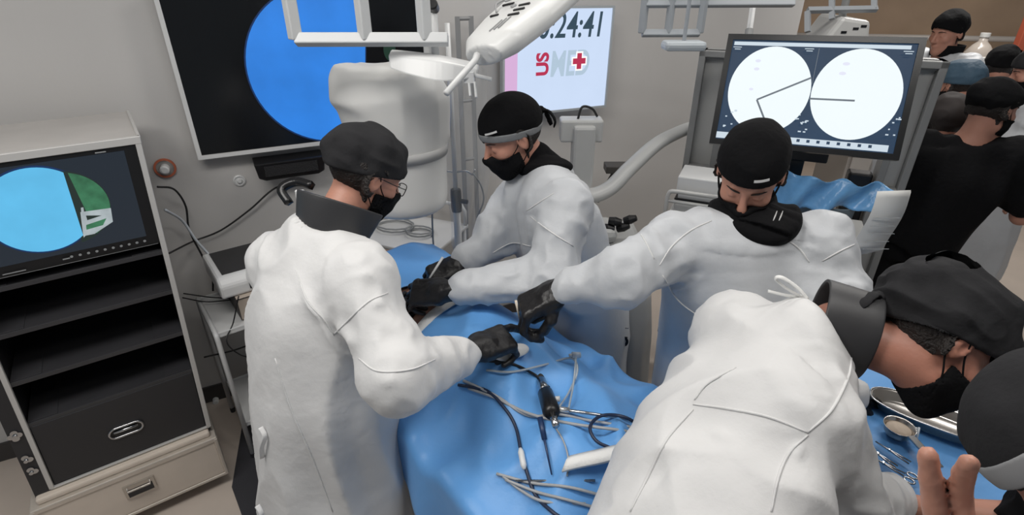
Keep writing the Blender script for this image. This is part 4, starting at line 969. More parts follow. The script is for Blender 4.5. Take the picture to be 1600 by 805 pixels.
# white adhesive edge of the drape
st = [tw(DU0 + .0, v, 0) for v in np.linspace(-.30, .16, 14)]; m = MB(); vs = []
for p in st:
    u, v = p[0]*TT[0]+p[1]*TT[1], p[0]*TN[0]+p[1]*TN[1]-VC
    z0 = float(drape_z(np.array([[u]]), np.array([[v]]))[0, 0]); 
    vs += [p + V3(0, 0, z0+.004) - TT*.022, p + V3(0, 0, z0+.006) + TT*.022]
m.add(vs, [(2*i, 2*i+2, 2*i+3, 2*i+1) for i in range(13)]); tag(m.build('adhesive_strip', WCL, solid=.003, smooth=True), 'white adhesive edge strip of the blue drape beside the bare skin', 'adhesive strip')
def cloth(name, label, px, r, seed, m_=WCL, flat=.012, cat='gauze'):
    """small crumpled pad lying on the drape; px: outline pixels"""
    P = np.array([on_drape(a, b, .010) for a, b in px]); c = P.mean(0); n = len(P); vs = [c + V3(0, 0, .012)]
    rs = (.35, .7, 1.0)
    rng = random.Random(seed)
    for f in rs:
        for p in P: vs.append(c + (p-c)*f + V3(0, 0, (1-f)*.008 + rng.uniform(-.003, .005)))
    fs = [(0, 1+i, 1+(i+1) % n) for i in range(n)] + [(1+k*n+i, 1+(k+1)*n+i, 1+(k+1)*n+(i+1) % n, 1+k*n+(i+1) % n) for k in range(2) for i in range(n)]
    m = MB(); m.add(vs, fs); o = m.build(name, m_, smooth=True, solid=flat)
    md = o.modifiers.new('sub', 'SUBSURF'); md.levels = md.render_levels = 2
    return tag(o, label, cat)
cloth('gauze_pad', 'crumpled white gauze under the pointing gloved hand', [(762, 552), (790, 545), (812, 538), (828, 545), (822, 556), (800, 562), (788, 570), (768, 562)], 0, 2)
STR = at(880, 720, 1.22)
gz = [on_drape(884, 726, .02), on_drape(925, 716, .03), on_drape(975, 706, .035), on_drape(1010, 712, .03)]
m = MB(); vs = []; sp_ = spline(gz, 5)
for p in sp_: vs += [p - TT*.0 + V3(-.012, -.024, .002), p + V3(.0, -.0, .012), p + V3(.010, .022, .002)]
m.add(vs, [(3*i+k, 3*i+3+k, 3*i+4+k, 3*i+1+k) for i in range(len(sp_)-1) for k in range(2)])
tag(m.build('gauze_roll', WCL, smooth=True, solid=.012), 'folded white gauze strip lying beside the bending surgeon', 'gauze')

# cables and instruments on the drape
od = on_drape
cable('cable', 'black camera cable arching from the pointing hand to the camera head', [od(716, 566, .02), od(756, 566), od(800, 570), od(838, 588), od(858, 606, .02)], .0042, CBL)
cable('cable', 'long dark blue cable running down the drape to the bottom edge', [od(716, 602, .01), od(760, 612), od(790, 640), od(806, 670), od(814, 706), od(822, 736), od(836, 775), od(862, 800), od(885, 815)], .0048, mat('navy_cable', '1F2B45', .45))
cable('cable', 'dark blue cable loop next to the bending surgeon', [od(1010, 672, .01), od(975, 652, .02), od(940, 650, .03), od(922, 668, .03), od(932, 690, .02), od(960, 704, .01)], .0045, mat('navy_cable', '1F2B45', .45))
cable('tube', 'grey suction tube from the left sleeve across to the right', [od(724, 596), od(770, 618), od(810, 640), od(850, 654), od(900, 664), od(960, 672), od(1010, 680)], .0042, CGREY, cat='tube')
cable('tube', 'second grey tube crossing under the camera head', [od(732, 608), od(780, 626), od(826, 650), od(870, 648), od(920, 658), od(985, 668)], .004, CGREY, cat='tube')
cable('tube', 'clear tube looping from the pointing hand over the drape top', [od(760, 580, .01), od(800, 582), od(850, 572), od(892, 560, .02), od(902, 580, .02), od(890, 612), od(874, 636)], .0035, CCLEAR, cat='tube')
cable('tube', 'clear drip line running straight down from the white drip chamber', [od(900, 560, .03), od(896, 600, .02), od(888, 642, .01)], .003, CCLEAR, cat='tube')
cable('tube', 'thin grey curled lead below the camera head', [od(862, 660), od(880, 690), od(888, 720), od(886, 745)], .0022, CGREY, cat='tube')
for i, (a, lab) in enumerate(((((776, 742), (830, 756), (890, 762), (950, 778)), 'upper'), (((790, 752), (840, 770), (880, 782), (930, 796)), 'middle'), (((786, 745), (815, 768), (850, 785), (915, 790)), 'lowest'))):
    cable('tube', lab + ' of three grey tubes bunched at the bottom of the drape', [od(x, y, .008) for x, y in a], .0038, CGREY, cat='tube', group='bunched grey tubes')
def rod(name, label, cat, pts, radii, m_, extra=None):
    t = thing(name, label, cat, tuple(np.array(pts[0])))
    m = MB(); m.tube(pts, radii, seg=12); m.build('shaft', m_, t, world=True, smooth=True)
    if extra: extra(t)
    return t
a, b = od(868, 640, .014), od(986, 656, .012)
def ex(t):
    m = MB(); m.tube([a - (b-a)*.04, a + (b-a)*.18], .008, seg=12); m.build('sheath_hub', mat('bright_steel', 'E4E4E2', .25, .8), t, world=True, smooth=True)
rod('scope_sheath', 'shiny steel scope sheath pointing right from the camera head', 'scope', [a, b], [.005, .004], STEEL, ex)
# arthroscopy camera head
p1, p2 = od(848, 602, .022), od(864, 652, .022); dv = p2 - p1
ch = thing('camera_head', 'black endoscope camera head with steel collar on the drape', 'camera', tuple(p1))
m = MB(); m.tube([p1 - dv*.55, p1 - dv*.15], [.007, .013], seg=16); m.build('strain_relief', CBL, ch, world=True, smooth=True)
m = MB(); m.tube([p1 - dv*.15, p1 + dv*.25], [.014, .014], seg=20); m.build('steel_collar', STEEL, ch, world=True, smooth=True)
m = MB(); m.tube([p1 + dv*.25, p1 + dv*.3, p1 + dv*.85, p1 + dv*.95], [.017, .022, .024, .017], seg=20); m.build('grip', BLACKP, ch, world=True, smooth=True)
m = MB(); m.tube([p1 + dv*.95, p1 + dv*1.25], [.010, .009], seg=16); m.build('lens_coupler', STEEL, ch, world=True, smooth=True)
m = MB(); sd = unit(np.cross(dv, V3(0, 0, 1))); [m.tube([p1 + dv*.5 - sd*.015*s, p1 + dv*.5 - sd*.034*s], .008, seg=10) for s in (1,)]; m.build('button', WHITE, ch, world=True, smooth=True)
a1, b1 = od(846, 664, .01), od(862, 742, .01)
def ex2(t): m = MB(); m.tube([a1 - (b1-a1)*.15, a1 + (b1-a1)*.3], [.008, .007], seg=12); m.build('handle', mat('navy_plastic', '20375E', .4), t, world=True, smooth=True)
rod('probe', 'slender dark blue probe lying under the camera head', 'probe', [a1, b1], [.0045, .0018], mat('navy_plastic', '20375E', .4), ex2)
a2, b2 = od(806, 752, .012), od(930, 752, .012)
rod('metal_rod', 'thin steel rod lying low on the drape near the gown', 'surgical instrument', [a2, b2], [.0028, .0036], STEEL)
q = od(900, 556, .03); dcm = thing('drip_chamber', 'small clear white connector at the top of the drip line', 'connector', tuple(q))
m = MB(); m.tube([q + V3(-.012, 0, 0), q + V3(.014, .004, -.002)], [.011, .009], seg=14); m.build('chamber', mat('frosted', 'DDE4EA', .3, alpha=.8), dcm, world=True, smooth=True)
m = MB(); m.tube([q + V3(-.022, 0, .0), q + V3(-.012, 0, 0)], [.005, .006], seg=10); m.build('port', WHITE, dcm, world=True, smooth=True)
q = od(814, 708, .012); q2 = od(818, 728, .012); tag(MB().tube([q + (q-q2)*.3, q, q2, q2 + (q2-q)*.3], [.004, .008, .008, .004], seg=12).build('cable_clip', WHITE, smooth=True), 'white sleeve clip round the long dark blue cable', 'clip')
cable('cable', 'black cable lying on the floor left of the operating table', [(-.42, 1.25, .3), (-.40, 1.12, .16), (-.34, 1.02, .05), (-.28, .92, .012), (-.2, .8, .006)], .006, CBL)

# white side table with rail and tubing behind the table head
sc_ = at(640, 395, 2.72); sx_, sy_, sz_ = sc_[0]-.02, sc_[1]+.12, .93
stt = thing('side_table', 'white metal side table with raised rail behind the operating table', 'side table', (sx_, sy_, 0), math.radians(-22))
m = MB(); m.box((-.27, -.19, sz_-.02), (.25, .2, sz_)); m.build('table_top', WHITEM, stt, bevel=.006)
m = MB(); m.tube([(-.25, .18, sz_), (-.25, .18, sz_+.09)] + spline([(-.24, .18, sz_+.11), (0, .18, sz_+.115), (.22, .18, sz_+.11)], 4) + [(.24, .18, sz_+.08), (.24, .18, sz_)], .010, seg=10); m.build('rail', WHITEM, stt, smooth=True)
for x in (-.25, .23):
    for y in (-.17, .18): m = MB(); m.tube([(x, y, .0), (x, y, sz_-.01)], .011, seg=10); m.build('leg', WHITEM, stt, smooth=True)
Ms = np.array(stt.matrix_basis)
for i, (r, cx_, cy_, lb) in enumerate(((.10, -.08, 0, 'clear tube coiled at the left on the white side table'), (.07, .08, -.02, 'clear tube coiled at the right on the white side table'))):
    pts = [(Ms @ np.array([cx_ + (r+.004*k/12)*math.cos(k*.5), cy_ + r*.8*math.sin(k*.5), sz_ + .006 + .0012*k, 1]))[:3] for k in range(26)]
    mb = MB(); mb.tube(pts, .0045, seg=8); tag(mb.build('coiled_tube', mat('tube_grey', '8F9294', .35), smooth=True), lb, 'tube')

# ------------------------------------------------------------------ the surgical team
# left surgeon
hcA = at(572, 272, 1.50); nA = at(520, 358, 1.47)
sRA, sLA = at(562, 432, 1.37), at(440, 412, 1.56)
JA = dict(hc=hcA, hf=(.64, .50, -.52), hu=(.40, .25, .88), neck=nA, sR=sRA, sL=sLA, eR=at(622, 592, 1.28), wR=at(744, 545, 1.50), eL=at(560, 560, 1.75), wL=at(608, 505, 1.86), pel=V3(-.56, 1.20, .95),
          hR=dict(fwd=unit(at(825, 516, 1.60) - at(744, 545, 1.50)), up=(-.1, -.35, .9), curl=((18, 15, 8), (50, 65, 40), (60, 75, 40), (60, 75, 40)), thumb=.5, s=1.25),
          hL=dict(fwd=unit(at(628, 465, 1.88) - at(608, 505, 1.86)), up=(-.3, -.8, .5), curl=(40, 45, 50, 50), thumb=.3, s=1.02))
smA = (sRA+sLA)/2; b0 = JA['pel']
cre = [(at(525, 520, 1.30), at(608, 462, 1.26), .012, .010), (at(460, 400, 1.40), at(525, 520, 1.30), .013, .010), (at(590, 560, 1.18), at(640, 575, 1.18), .014, .012), (at(600, 600, 1.18), at(680, 560, 1.3), .012, .009)]
pA = person('person in white gown and black cap and glasses, back turned, pointing at the table', JA,
   gown=[(nA + V3(-.01, -.02, -.0), .085, .075), (smA + V3(-.01, .0, .0), .165, .10), (smA*.75+b0*.25 + V3(-.005, -.0, 0), .185, .15), (smA*.35+b0*.65 + V3(.01, 0, 0), .185, .17), (b0 + V3(.015, 0, 0), .20, .18), (V3(b0[0]-.01, b0[1]-.03, .42), .25, .22)],
   sleeves=(.082, .082, .052), sl_end=(.85, .80), creases=cre, seed=1, trousers=True)
rA, RA, cA = pA[:3]
cap(rA, RA, cA, CHAR, rad=(.092, .122, .100), off=(0, -.018, .040), n=(0, -.22, .975), o=.014, crumple=.009, seed=2, name='surgical_cap')
mask(rA, RA, cA); hair(rA, RA, cA, yhi=.02, zlo=-.07); glasses(rA, RA, cA)
collar(rA, (nA*.62 + (cA + RA @ V3(0, -.03, -.09))*.38), unit(cA - nA + V3(-.02, 0, .06)), .093, .100, .085, m=LEAD, xdir=tuple(pA[4]), flare=.02)
kc = at(478, 318, 1.46); m = MB(); m.tube(spline([at(452, 318, 1.46), at(440, 296, 1.47), at(462, 284, 1.48), at(488, 290, 1.46)], 5), .013, seg=4, flat=.9); m.tube([at(470, 345, 1.42), at(505, 365, 1.38)], .005); m.build('collar_buckle', BLACKP, rA, world=True, smooth=True)
m = MB(); m.box((-.012, -.006, -.02), (.012, .006, .02), R=np.eye(3), c=at(470, 308, 1.45)); m.build('collar_label', WHITE, rA, world=True, bevel=.003)
for (x, y, d) in ((407, 668, 1.40), (402, 790, 1.38)):
    q = at(x, y, d); m = MB(); m.tube(spline([q, q + V3(.012, -.012, -.02), q + V3(-.004, -.014, -.06), q + V3(-.012, -.01, -.1)], 5), .007, seg=8, flat=.3); m.build('gown_tie', GOWN, rA, world=True, smooth=True)

seams(rA, [[(522,522),(545,500),(575,472),(606,458)], [(522,524),(505,498),(480,470),(462,420)], [(560,560),(590,580),(640,578),(680,562)], [(430,560),(455,640),(490,720),(520,800)]])
# surgeon in profile behind the table
hcB = at(800, 214, 1.83); nB = at(852, 262, 1.90)
sLB, sRB = at(886, 318, 1.76), at(815, 300, 2.03)
JB = dict(hc=hcB, hf=(-.84, -.32, -.42), hu=(-.38, -.12, .9), neck=nB, sL=sLB, sR=sRB, eL=at(860, 432, 1.72), wL=at(694, 455, 1.76), eR=at(770, 372, 2.02), wR=at(716, 414, 1.93), pel=V3(.30, 1.83, .95),
          hL=dict(fwd=unit(at(630, 458, 1.80) - at(694, 455, 1.76)), up=(-.1, -.5, .8), curl=(45, 50, 55, 55), thumb=.7, s=1.25),
          hR=dict(fwd=unit(at(664, 432, 1.90) - at(716, 410, 1.93)), up=(.1, -.3, .9), curl=(35, 55, 60, 60), thumb=.8, s=1.2))
smB = (sLB+sRB)/2; b0 = JB['pel']
cre = [(at(832, 340, 1.70), at(896, 385, 1.66), .010, .008), (at(820, 330, 1.70), at(870, 300, 1.68), .010, .008), (at(760, 410, 1.62), at(800, 395, 1.6), .012, .008)]
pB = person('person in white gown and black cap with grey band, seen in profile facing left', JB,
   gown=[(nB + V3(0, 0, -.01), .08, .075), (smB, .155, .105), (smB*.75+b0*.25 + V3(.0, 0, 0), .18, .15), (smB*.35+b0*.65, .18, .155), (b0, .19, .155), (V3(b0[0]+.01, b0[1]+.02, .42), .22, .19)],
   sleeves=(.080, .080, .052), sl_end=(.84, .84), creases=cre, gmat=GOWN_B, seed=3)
rB, RB, cB = pB[:3]
cap(rB, RB, cB, BLACK, rad=(.090, .114, .100), off=(0, -.014, .046), n=(0, -.28, .96), o=.014, band=CAPGREY, crumple=.004, seed=6, knot=(0, -.128, .03))
cap_mark(rB, RB, cB, -.75, .072, .42, off=(0, -.014, .046), rad=(.090, .114, .100))
mask(rB, RB, cB); hair(rB, RB, cB, yhi=.01, zlo=-.09)
neck_shirt(rB, RB, cB, nB, (.105, .115, .075), BLACK, off=(0, 0, .035), top=.07)
sp0 = at(664, 446, 1.80); sp1 = at(692, 402, 1.82)
rod('scalpel', 'slim white-handled instrument held upright in black gloves', 'surgical instrument', [sp0, (sp0+sp1)/2, sp1], [.0015, .004, .0045], WHITE)

seams(rB, [[(828,338),(860,362),(896,385)], [(822,330),(850,312),(866,302)], [(770,395),(800,380),(830,385)]])
# bearded surgeon facing the camera
hcC = at(1172, 272, 1.46); nC = at(1178, 345, 1.555)
sRC, sLC = at(1056, 380, 1.54), at(1282, 378, 1.50)
JC = dict(hc=hcC, hf=(-.36, -.74, -.50), hu=(-.16, -.40, .88), neck=nC, sR=sRC, sL=sLC, eR=at(972, 432, 1.46), wR=at(872, 455, 1.52), eL=at(1308, 470, 1.45), wL=at(1250, 560, 1.42), pel=V3(.72, 1.45, .96),
          hR=dict(fwd=unit(at(805, 488, 1.54) - at(872, 455, 1.52)), up=(-.35, -.2, .9), curl=((48, 55, 35), (52, 62, 35), (60, 70, 40), (62, 75, 40)), thumb=.85, s=1.28),
          hL=dict(fwd=(-.6, -.3, -.5), up=(-.3, -.3, .9), curl=(40, 45, 50, 50), thumb=.5, s=1.05))
smC = (sRC+sLC)/2; b0 = JC['pel']
cre = [(at(1042, 400, 1.42), at(1005, 345, 1.48), .009, .009), (at(1040, 405, 1.40), at(1120, 350, 1.40), .011, .009), (at(1045, 415, 1.40), at(1130, 370, 1.38), .014, .010), (at(1272, 400, 1.38), at(1240, 370, 1.38), .010, .008), (at(1275, 410, 1.38), at(1330, 370, 1.4), .010, .008), (at(1040, 430, 1.42), at(1110, 520, 1.4), .012, .009)]
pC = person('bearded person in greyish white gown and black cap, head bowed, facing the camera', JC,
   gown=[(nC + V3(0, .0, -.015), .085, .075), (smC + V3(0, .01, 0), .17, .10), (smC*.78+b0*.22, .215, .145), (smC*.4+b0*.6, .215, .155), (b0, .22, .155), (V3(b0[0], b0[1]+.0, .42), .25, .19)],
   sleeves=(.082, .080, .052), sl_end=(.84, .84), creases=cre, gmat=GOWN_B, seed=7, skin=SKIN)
rC, RC, cC = pC[:3]
cap(rC, RC, cC, BLACK, rad=(.089, .112, .104), off=(0, -.014, .044), n=(0, -.15, .985), o=.036, crumple=.004, seed=9)
cap_mark(rC, RC, cC, -.34, .084, .40, off=(0, -.014, .044), rad=(.089, .112, .104))
mask(rC, RC, cC); hair(rC, RC, cC, yhi=.01, zlo=-.06, beard=True)
neck_shirt(rC, RC, cC, nC, (.122, .135, .085), BLACK, off=(-.02, -.03, .03))
seams(rC, [[(1208,345),(1211,338),(1214,330)], [(1217,345),(1220,338),(1223,330)]], gm='neck_collar', m_=MARK, r=.0018, nm='collar_print')
q0 = at(812, 500, 1.56); q1 = at(806, 470, 1.53); rod('trocar', 'thin pale instrument pinched in the hanging gloved hand', 'surgical instrument', [q0, q1], [.002, .004], mat('bone_white', 'D8CDBE', .4))

seams(rC, [[(985,345),(1005,372),(1022,405)], [(1030,415),(1050,385),(1080,360),(1112,345)], [(1225,372),(1250,390),(1265,410)], [(1285,408),(1310,394),(1335,382)], [(1088,308),(1045,322),(1005,342)], [(1035,430),(1060,470),(1100,500)]])
# surgeon bending over the instrument table
hcD = at(1460, 542, 1.15); nD = at(1305, 512, 1.22)
sLD, sRD = at(1145, 515, 1.36), at(1262, 645, 1.08)
pelD = V3(.17, .47, .98)
JD = dict(hc=hcD, hf=(.66, -.42, -.60), hu=(.58, .40, .68), neck=nD, sL=sLD, sR=sRD, eR=at(1322, 790, 1.12), wR=at(1388, 782, 1.26), eL=at(1230, 600, 1.62), wL=at(1330, 620, 1.66), pel=pelD,
          hR=dict(fwd=unit(V3(.45, .75, -.25)), up=(-.2, .2, .95), curl=(35, 40, 45, 45), thumb=.5, s=1.0, mat=mat('white_latex', 'C9C3BB', .5)),
          hL=dict(fwd=unit(V3(.7, .2, -.2)), up=(0, 0, 1), curl=(35, 40, 45, 45), thumb=.5, s=1.0))
smD = (sLD+sRD)/2
cre = [(at(1083, 630, 1.02), at(1170, 572, 1.04), .016, -.020), (at(1085, 632, 1.0), at(1262, 676, .96), .007, .010), (at(1262, 676, .95), at(1338, 560, 1.02), .007, .009), (at(1262, 680, .95), at(1205, 800, .95), .008, .010), (at(1085, 640, 1.0), at(1000, 800, .98), .018, -.014), (at(1100, 650, 1.0), at(1140, 690, .99), .014, .008)]
pD = person('person in bright white gown and loose charcoal cap bending over the instrument table', JD,
   gown=[(nD + V3(-.04, -.02, .0), .085, .085), (smD + V3(.0, .0, -.01), .175, .11), (smD*.7+pelD*.3 + V3(0, 0, .02), .205, .14), (smD*.3+pelD*.7 + V3(0, 0, .04), .205, .155), (pelD, .215, .16), (V3(pelD[0]-.0, pelD[1]-.03, .42), .24, .19)],
   sleeves=(.088, .080, .062), sl_end=(.95, .95), creases=cre, seed=11, fold=.8, gown_h=.008, body_h=.005, skin=SKIN_D)
rD, RD, cD = pD[:3]
cap(rD, RD, cD, CHAR, rad=(.104, .150, .125), off=(0, -.026, .060), n=(0, -.36, .93), o=.012, crumple=.012, seed=12, knot=(0, -.150, -.01), h=.0038)
mask(rD, RD, cD); hair(rD, RD, cD, yhi=-.02, zlo=-.05)
collar(rD, (nD*.92 + (cD + RD @ V3(0, -.03, -.09))*.08), unit(cD - nD + V3(0, 0, -.02)), .095, .108, .11, m=LEAD, xdir=tuple(pD[4]), flare=-.006)
q = at(1232, 452, 1.22)
for k, P in enumerate(([at(1262, 468, 1.20), at(1235, 455, 1.20), at(1212, 437, 1.20), at(1222, 434, 1.19), at(1246, 450, 1.19), at(1262, 468, 1.19)], [at(1262, 466, 1.2), at(1230, 462, 1.21), at(1200, 455, 1.22)])):
    m = MB(); m.tube(spline(P, 6), .0055, seg=8, flat=.5); m.build('neck_tie', WCL, rD, world=True, smooth=True)

seams(rD, [[(1083,632),(1130,638),(1200,652),(1262,676)], [(1262,676),(1300,640),(1325,590),(1330,560)], [(1262,680),(1232,710),(1215,750),(1205,800)], [(1083,640),(1040,690),(1010,750),(985,800)], [(1085,625),(1105,600),(1150,575)]], r=.0028)
# nearest person, bottom right
hcE = at(1690, 705, .76); hcE[0] -= .0
JE = dict(hc=hcE, hf=(-.55, -.25, -.80), hu=(-.35, .70, .60), neck=hcE + V3(.12, -.07, -.12), sL=hcE + V3(.06, -.24, -.20), sR=hcE + V3(.26, .10, -.20), eL=V3(.61, .18, 1.29), eR=hcE + V3(.28, .2, -.42), wL=at(1560, 1015, .50), wR=hcE + V3(.12, .30, -.50), pel=V3(hcE[0]+.28, hcE[1]-.12, .95),
          hL=dict(bare=1, fwd=unit(at(1516, 745, .50) - at(1560, 1015, .50)), up=unit(V3(.35, .75, -.5)), curl=((4, 6, 4), (3, 28, 14), (80, 85, 40), (80, 85, 40)), thumb=1.8, s=1.1, spread=1),
          hR=dict(bare=1, fwd=(-.5, .6, -.3), up=(0, .3, .9), curl=(30, 35, 35, 40), thumb=.4, s=1.0))
smE = (JE['sL']+JE['sR'])/2; b0 = JE['pel']
pE = person('nearest person, charcoal cap with wide grey band, bare fingers raised, cut off at right', JE,
   gown=[(JE['neck'] + V3(0.02, 0, -.02), .08, .075), (smE + V3(.02, 0, 0), .16, .10), (smE*.75+b0*.25, .19, .13), (smE*.35+b0*.65, .18, .14), (b0, .19, .14)],
   sleeves=(.075, .075, .06), sl_end=(-.8, -.8), gmat=BLACK, name='scrub_shirt', tmat=BLACK, seed=21, body_h=.0045)
rE, RE, cE = pE[:3]
cap(rE, RE, cE, CHAR, rad=(.095, .120, .105), off=(0, -.014, .040), n=(0, -.18, .98), o=.020, band=mat('pale_cap_band', '98999B', .8), band_w=.036, crumple=.003, seed=22, h=.0035)
hair(rE, RE, cE, yhi=.02, zlo=-.06); mask(rE, RE, cE)
# ------------------------------------------------------------------ instrument table at the right
ITC = V3(1.22, 1.16, 0); IA = math.radians(-28); IT = thing('instrument_table', 'steel instrument table at the right under a blue cloth', 'table', tuple(ITC), IA)
m = MB(); m.box((-.33, -.30, .885), (.42, .28, .905)); m.build('table_top', STEEL, IT, bevel=.004)
for x in (-.30, .39):
    for y in (-.27, .25): m = MB(); m.tube([(x, y, 0), (x, y, .89)], .014); m.build('leg', STEEL, IT, smooth=True)
MI = np.array(IT.matrix_basis)
def it(x, y, z): return (MI @ np.array([x, y, z, 1]))[:3]
def izf(U, V): return .915 + .004*ridged(np.stack([U*8, V*8, 0*U], -1).reshape(-1, 3), 2).reshape(U.shape)
h = .015; us = np.arange(-.48, .56, h); vs_ = np.arange(-.46, .42, h); U, V = np.meshgrid(us, vs_, indexing='ij')
ox = np.maximum(-.345-U, 0) + np.maximum(U-.43, 0); oy = np.maximum(-.31-V, 0) + np.maximum(V-.29, 0); o_ = np.maximum(ox, oy)
X_ = np.clip(U, -.345, .43) + np.sign(U)*np.minimum(ox, .02) + np.sign(U)*.12*ox*0; Y_ = np.clip(V, -.31, .29) + np.sign(V)*np.minimum(oy, .02)
wv = .012*np.sin((U+V)*40)*np.clip(o_*8, 0, 1); Z_ = izf(U, V) - np.maximum(o_ - .01, 0)*1.2
co = np.stack([X_ + wv*(ox > 0), Y_ + wv*(oy > 0), Z_, np.ones_like(U)], -1).reshape(-1, 4) @ MI.T
n, k = U.shape; idx = np.arange(n*k).reshape(n, k)
tag(link_mesh('table_cloth', co[:, :3], np.stack([idx[:-1, :-1], idx[1:, :-1], idx[1:, 1:], idx[:-1, 1:]], -1).reshape(-1, 4), BL, smooth=True, solid=.003), 'blue sterile cloth covering the instrument table at the right', 'surgical drape')
ZT = .926
def ipt(px, py, z=ZT): return atz(px, py, z)
# kidney-shaped steel tray
BRT = mat('bright_steel', 'E4E4E2', .25, .8)
TRAYM = mat('tray_steel', 'C6C2BD', .22, .9)
def oval_tray(name, label, cat, c, rx, ry, ang, hgt, kid=0, t=.003, rim=.006, sq=1.0, mt=TRAYM):
    root = thing(name, label, cat, tuple(c), ang)
    def pt(a, f, z): 
        cc, ss = math.cos(a), math.sin(a); x = rx*f*math.copysign(abs(cc)**sq, cc); y = ry*f*math.copysign(abs(ss)**sq, ss); y -= kid*math.exp(-(x/(rx*.5))**2)*(1 if y > 0 else .0)*ry*1.1
        return (x, y, z)
    seg = 48; prof = [(0, .0), (.80, .0), (.88, .004), (1.0, hgt), (1.0 + rim/rx, hgt), (1.0 + rim/rx, hgt-.002), (.985, hgt-.004), (.86, .0065), (.78, .003), (0, .003)]
    m = MB(); vs = [pt(2*math.pi*k/seg, f, z) for f, z in prof for k in range(seg)]; n = len(prof)
    m.add(vs, [(i*seg+k, i*seg+(k+1) % seg, (i+1)*seg+(k+1) % seg, (i+1)*seg+k) for i in range(n-1) for k in range(seg)])
    m.build('bowl', mt, root, smooth=True)
    m = MB(); m.tube([pt(2*math.pi*k/seg, 1.0 + rim/rx, hgt) for k in range(seg+1)], .0032, seg=8, cap=False); m.build('rolled_rim', STEEL, root, smooth=True)
    return root
c1 = ipt(1452, 662); oval_tray('kidney_dish', 'long shiny steel instrument tray below the bending surgeon face', 'tray', c1, .155, .06, math.radians(-38), .036, sq=.8)
c2 = ipt(1455, 702, .924) + V3(.0, 0, 0)
# round ladle cup
c3 = ipt(1400, 680); cup = thing('measuring_cup', 'small round steel cup with a long handle on the blue cloth', 'cup', tuple(c3))
m = MB(); m.lathe([(0, 0), (.026, 0), (.034, .012), (.038, .034), (.041, .036), (.041, .034), (.0365, .030), (.032, .012), (.024, .003), (0, .003)], seg=36); m.build('bowl', TRAYM, cup, smooth=True)
m = MB(); m.lathe([(0, .0), (.033, .0), (.031, .012), (.014, .018), (0, .019)], (0, 0, .013), seg=24); m.build('cotton_filling', mat('cotton', 'C9B9A8', .9, bump=.4, bscale=60), cup, smooth=True)
hd = ipt(1442, 720) - c3; hd[2] = 0; hd = unit(hd); m = MB(); a = hd*.038 + V3(0, 0, .032); b = hd*.14 + V3(0, 0, .020); s_ = V3(-hd[1], hd[0], 0)*.011
m.prism([a-s_, a+s_, b+s_, b-s_], (0, 0, .006)); m.build('flat_handle', STEEL, cup, bevel=.002)
def scissors(name, label, p, q, spread, group=None, rings=True, cat='surgical instrument'):
    p = np.array(p); q = np.array(q); t = thing(name, label, cat, tuple((p+q)/2), group=group); d = unit(q-p); L = np.linalg.norm(q-p); s = V3(-d[1], d[0], 0)
    for k, sg in enumerate((1, -1)):
        m = MB(); m.tube([p + s*sg*spread*.25, p + d*L*.35, p + d*L*.55 - s*sg*spread*.6, p + d*L*.85 - s*sg*spread], [.0012, .0028, .0026, .0026], seg=8)
        if rings:
            cc = p + d*(L*.85+.014) - s*sg*(spread+.006); m.tube([cc + .012*(d*math.cos(a) + s*.75*math.sin(a)) for a in np.linspace(0, 2*math.pi, 20)], .0026, seg=8, cap=False)
        m.build('arm', STEEL, t, world=True, smooth=True)
    m = MB(); m.lathe([(0, -.003), (.004, -.003), (.004, .0045), (0, .005)], p + d*L*.35, seg=12); m.build('pivot', STEEL, t, world=True)
    return t
Zi = ZT+.006
lab = ['steel forceps lying nearest the round cup', 'steel forceps lying second below the round cup', 'slim steel tweezers crossing the blue cloth middle', 'steel forceps lowest on the blue cloth']
for i, (a, b) in enumerate((((1352, 696), (1410, 736)), ((1358, 712), (1424, 748)), ((1345, 724), (1404, 756)), ((1368, 690), (1432, 730)))):
    scissors('forceps', lab[i], ipt(*a, Zi), ipt(*b, Zi), .006, group='forceps on the instrument table', rings=(i in (1,)))
scissors('scissors', 'steel scissors with finger rings behind the long steel tray', ipt(1455, 628, Zi+.0), ipt(1515, 648, Zi), .012)
a, b = ipt(1425, 690, Zi), ipt(1432, 668, Zi+.03); m = MB(); m.tube([a, b], .003); m.tube([a + V3(.012, 0, 0), b + V3(.008, 0, 0)], .003); tag(m.build('clear_tweezers', mat('frosted', 'DDE4EA', .3, alpha=.8), smooth=True), 'small clear plastic tweezers standing by the round cup', 'tweezers')
rod('surgical_probe', 'short brass-tipped instrument at the white glove fingertips', 'surgical instrument', [ipt(1388, 782, ZT+.02), ipt(1420, 800, ZT+.01)], [.004, .003], mat('brass', 'B59A77', .3, .8))

# ------------------------------------------------------------------ x-ray workstation cart behind the monitor
fx = unit(FMM[:3, 0]*V3(1, 1, 0)); fy = unit(V3(-fx[1], fx[0], 0)); fy = fy if fy[1] > 0 else -fy
base = V3(*(FMM[:2, 3]), 0) + fy*.10
wc = thing('workstation_cart', 'white equipment cart carrying the x-ray monitor, shelves and a blue plastic wrap', 'cart', M=Matrix(((fx[0], fy[0], 0, base[0]), (fx[1], fy[1], 0, base[1]), (0, 0, 1, 0), (0, 0, 0, 1))))
CG = mat('cart_grey', '8D8E8E', .45, var=.04); CW_ = mat('cart_white', 'C2C2C0', .4, var=.03)
wi = thing('rack_frame', 'tall grey side frame with pale panels standing behind the x-ray monitor', 'frame', M=Matrix(((fx[0], fy[0], 0, base[0]), (fx[1], fy[1], 0, base[1]), (0, 0, 1, 0), (0, 0, 0, 1))) @ Matrix.Translation((0, .34, 0)))
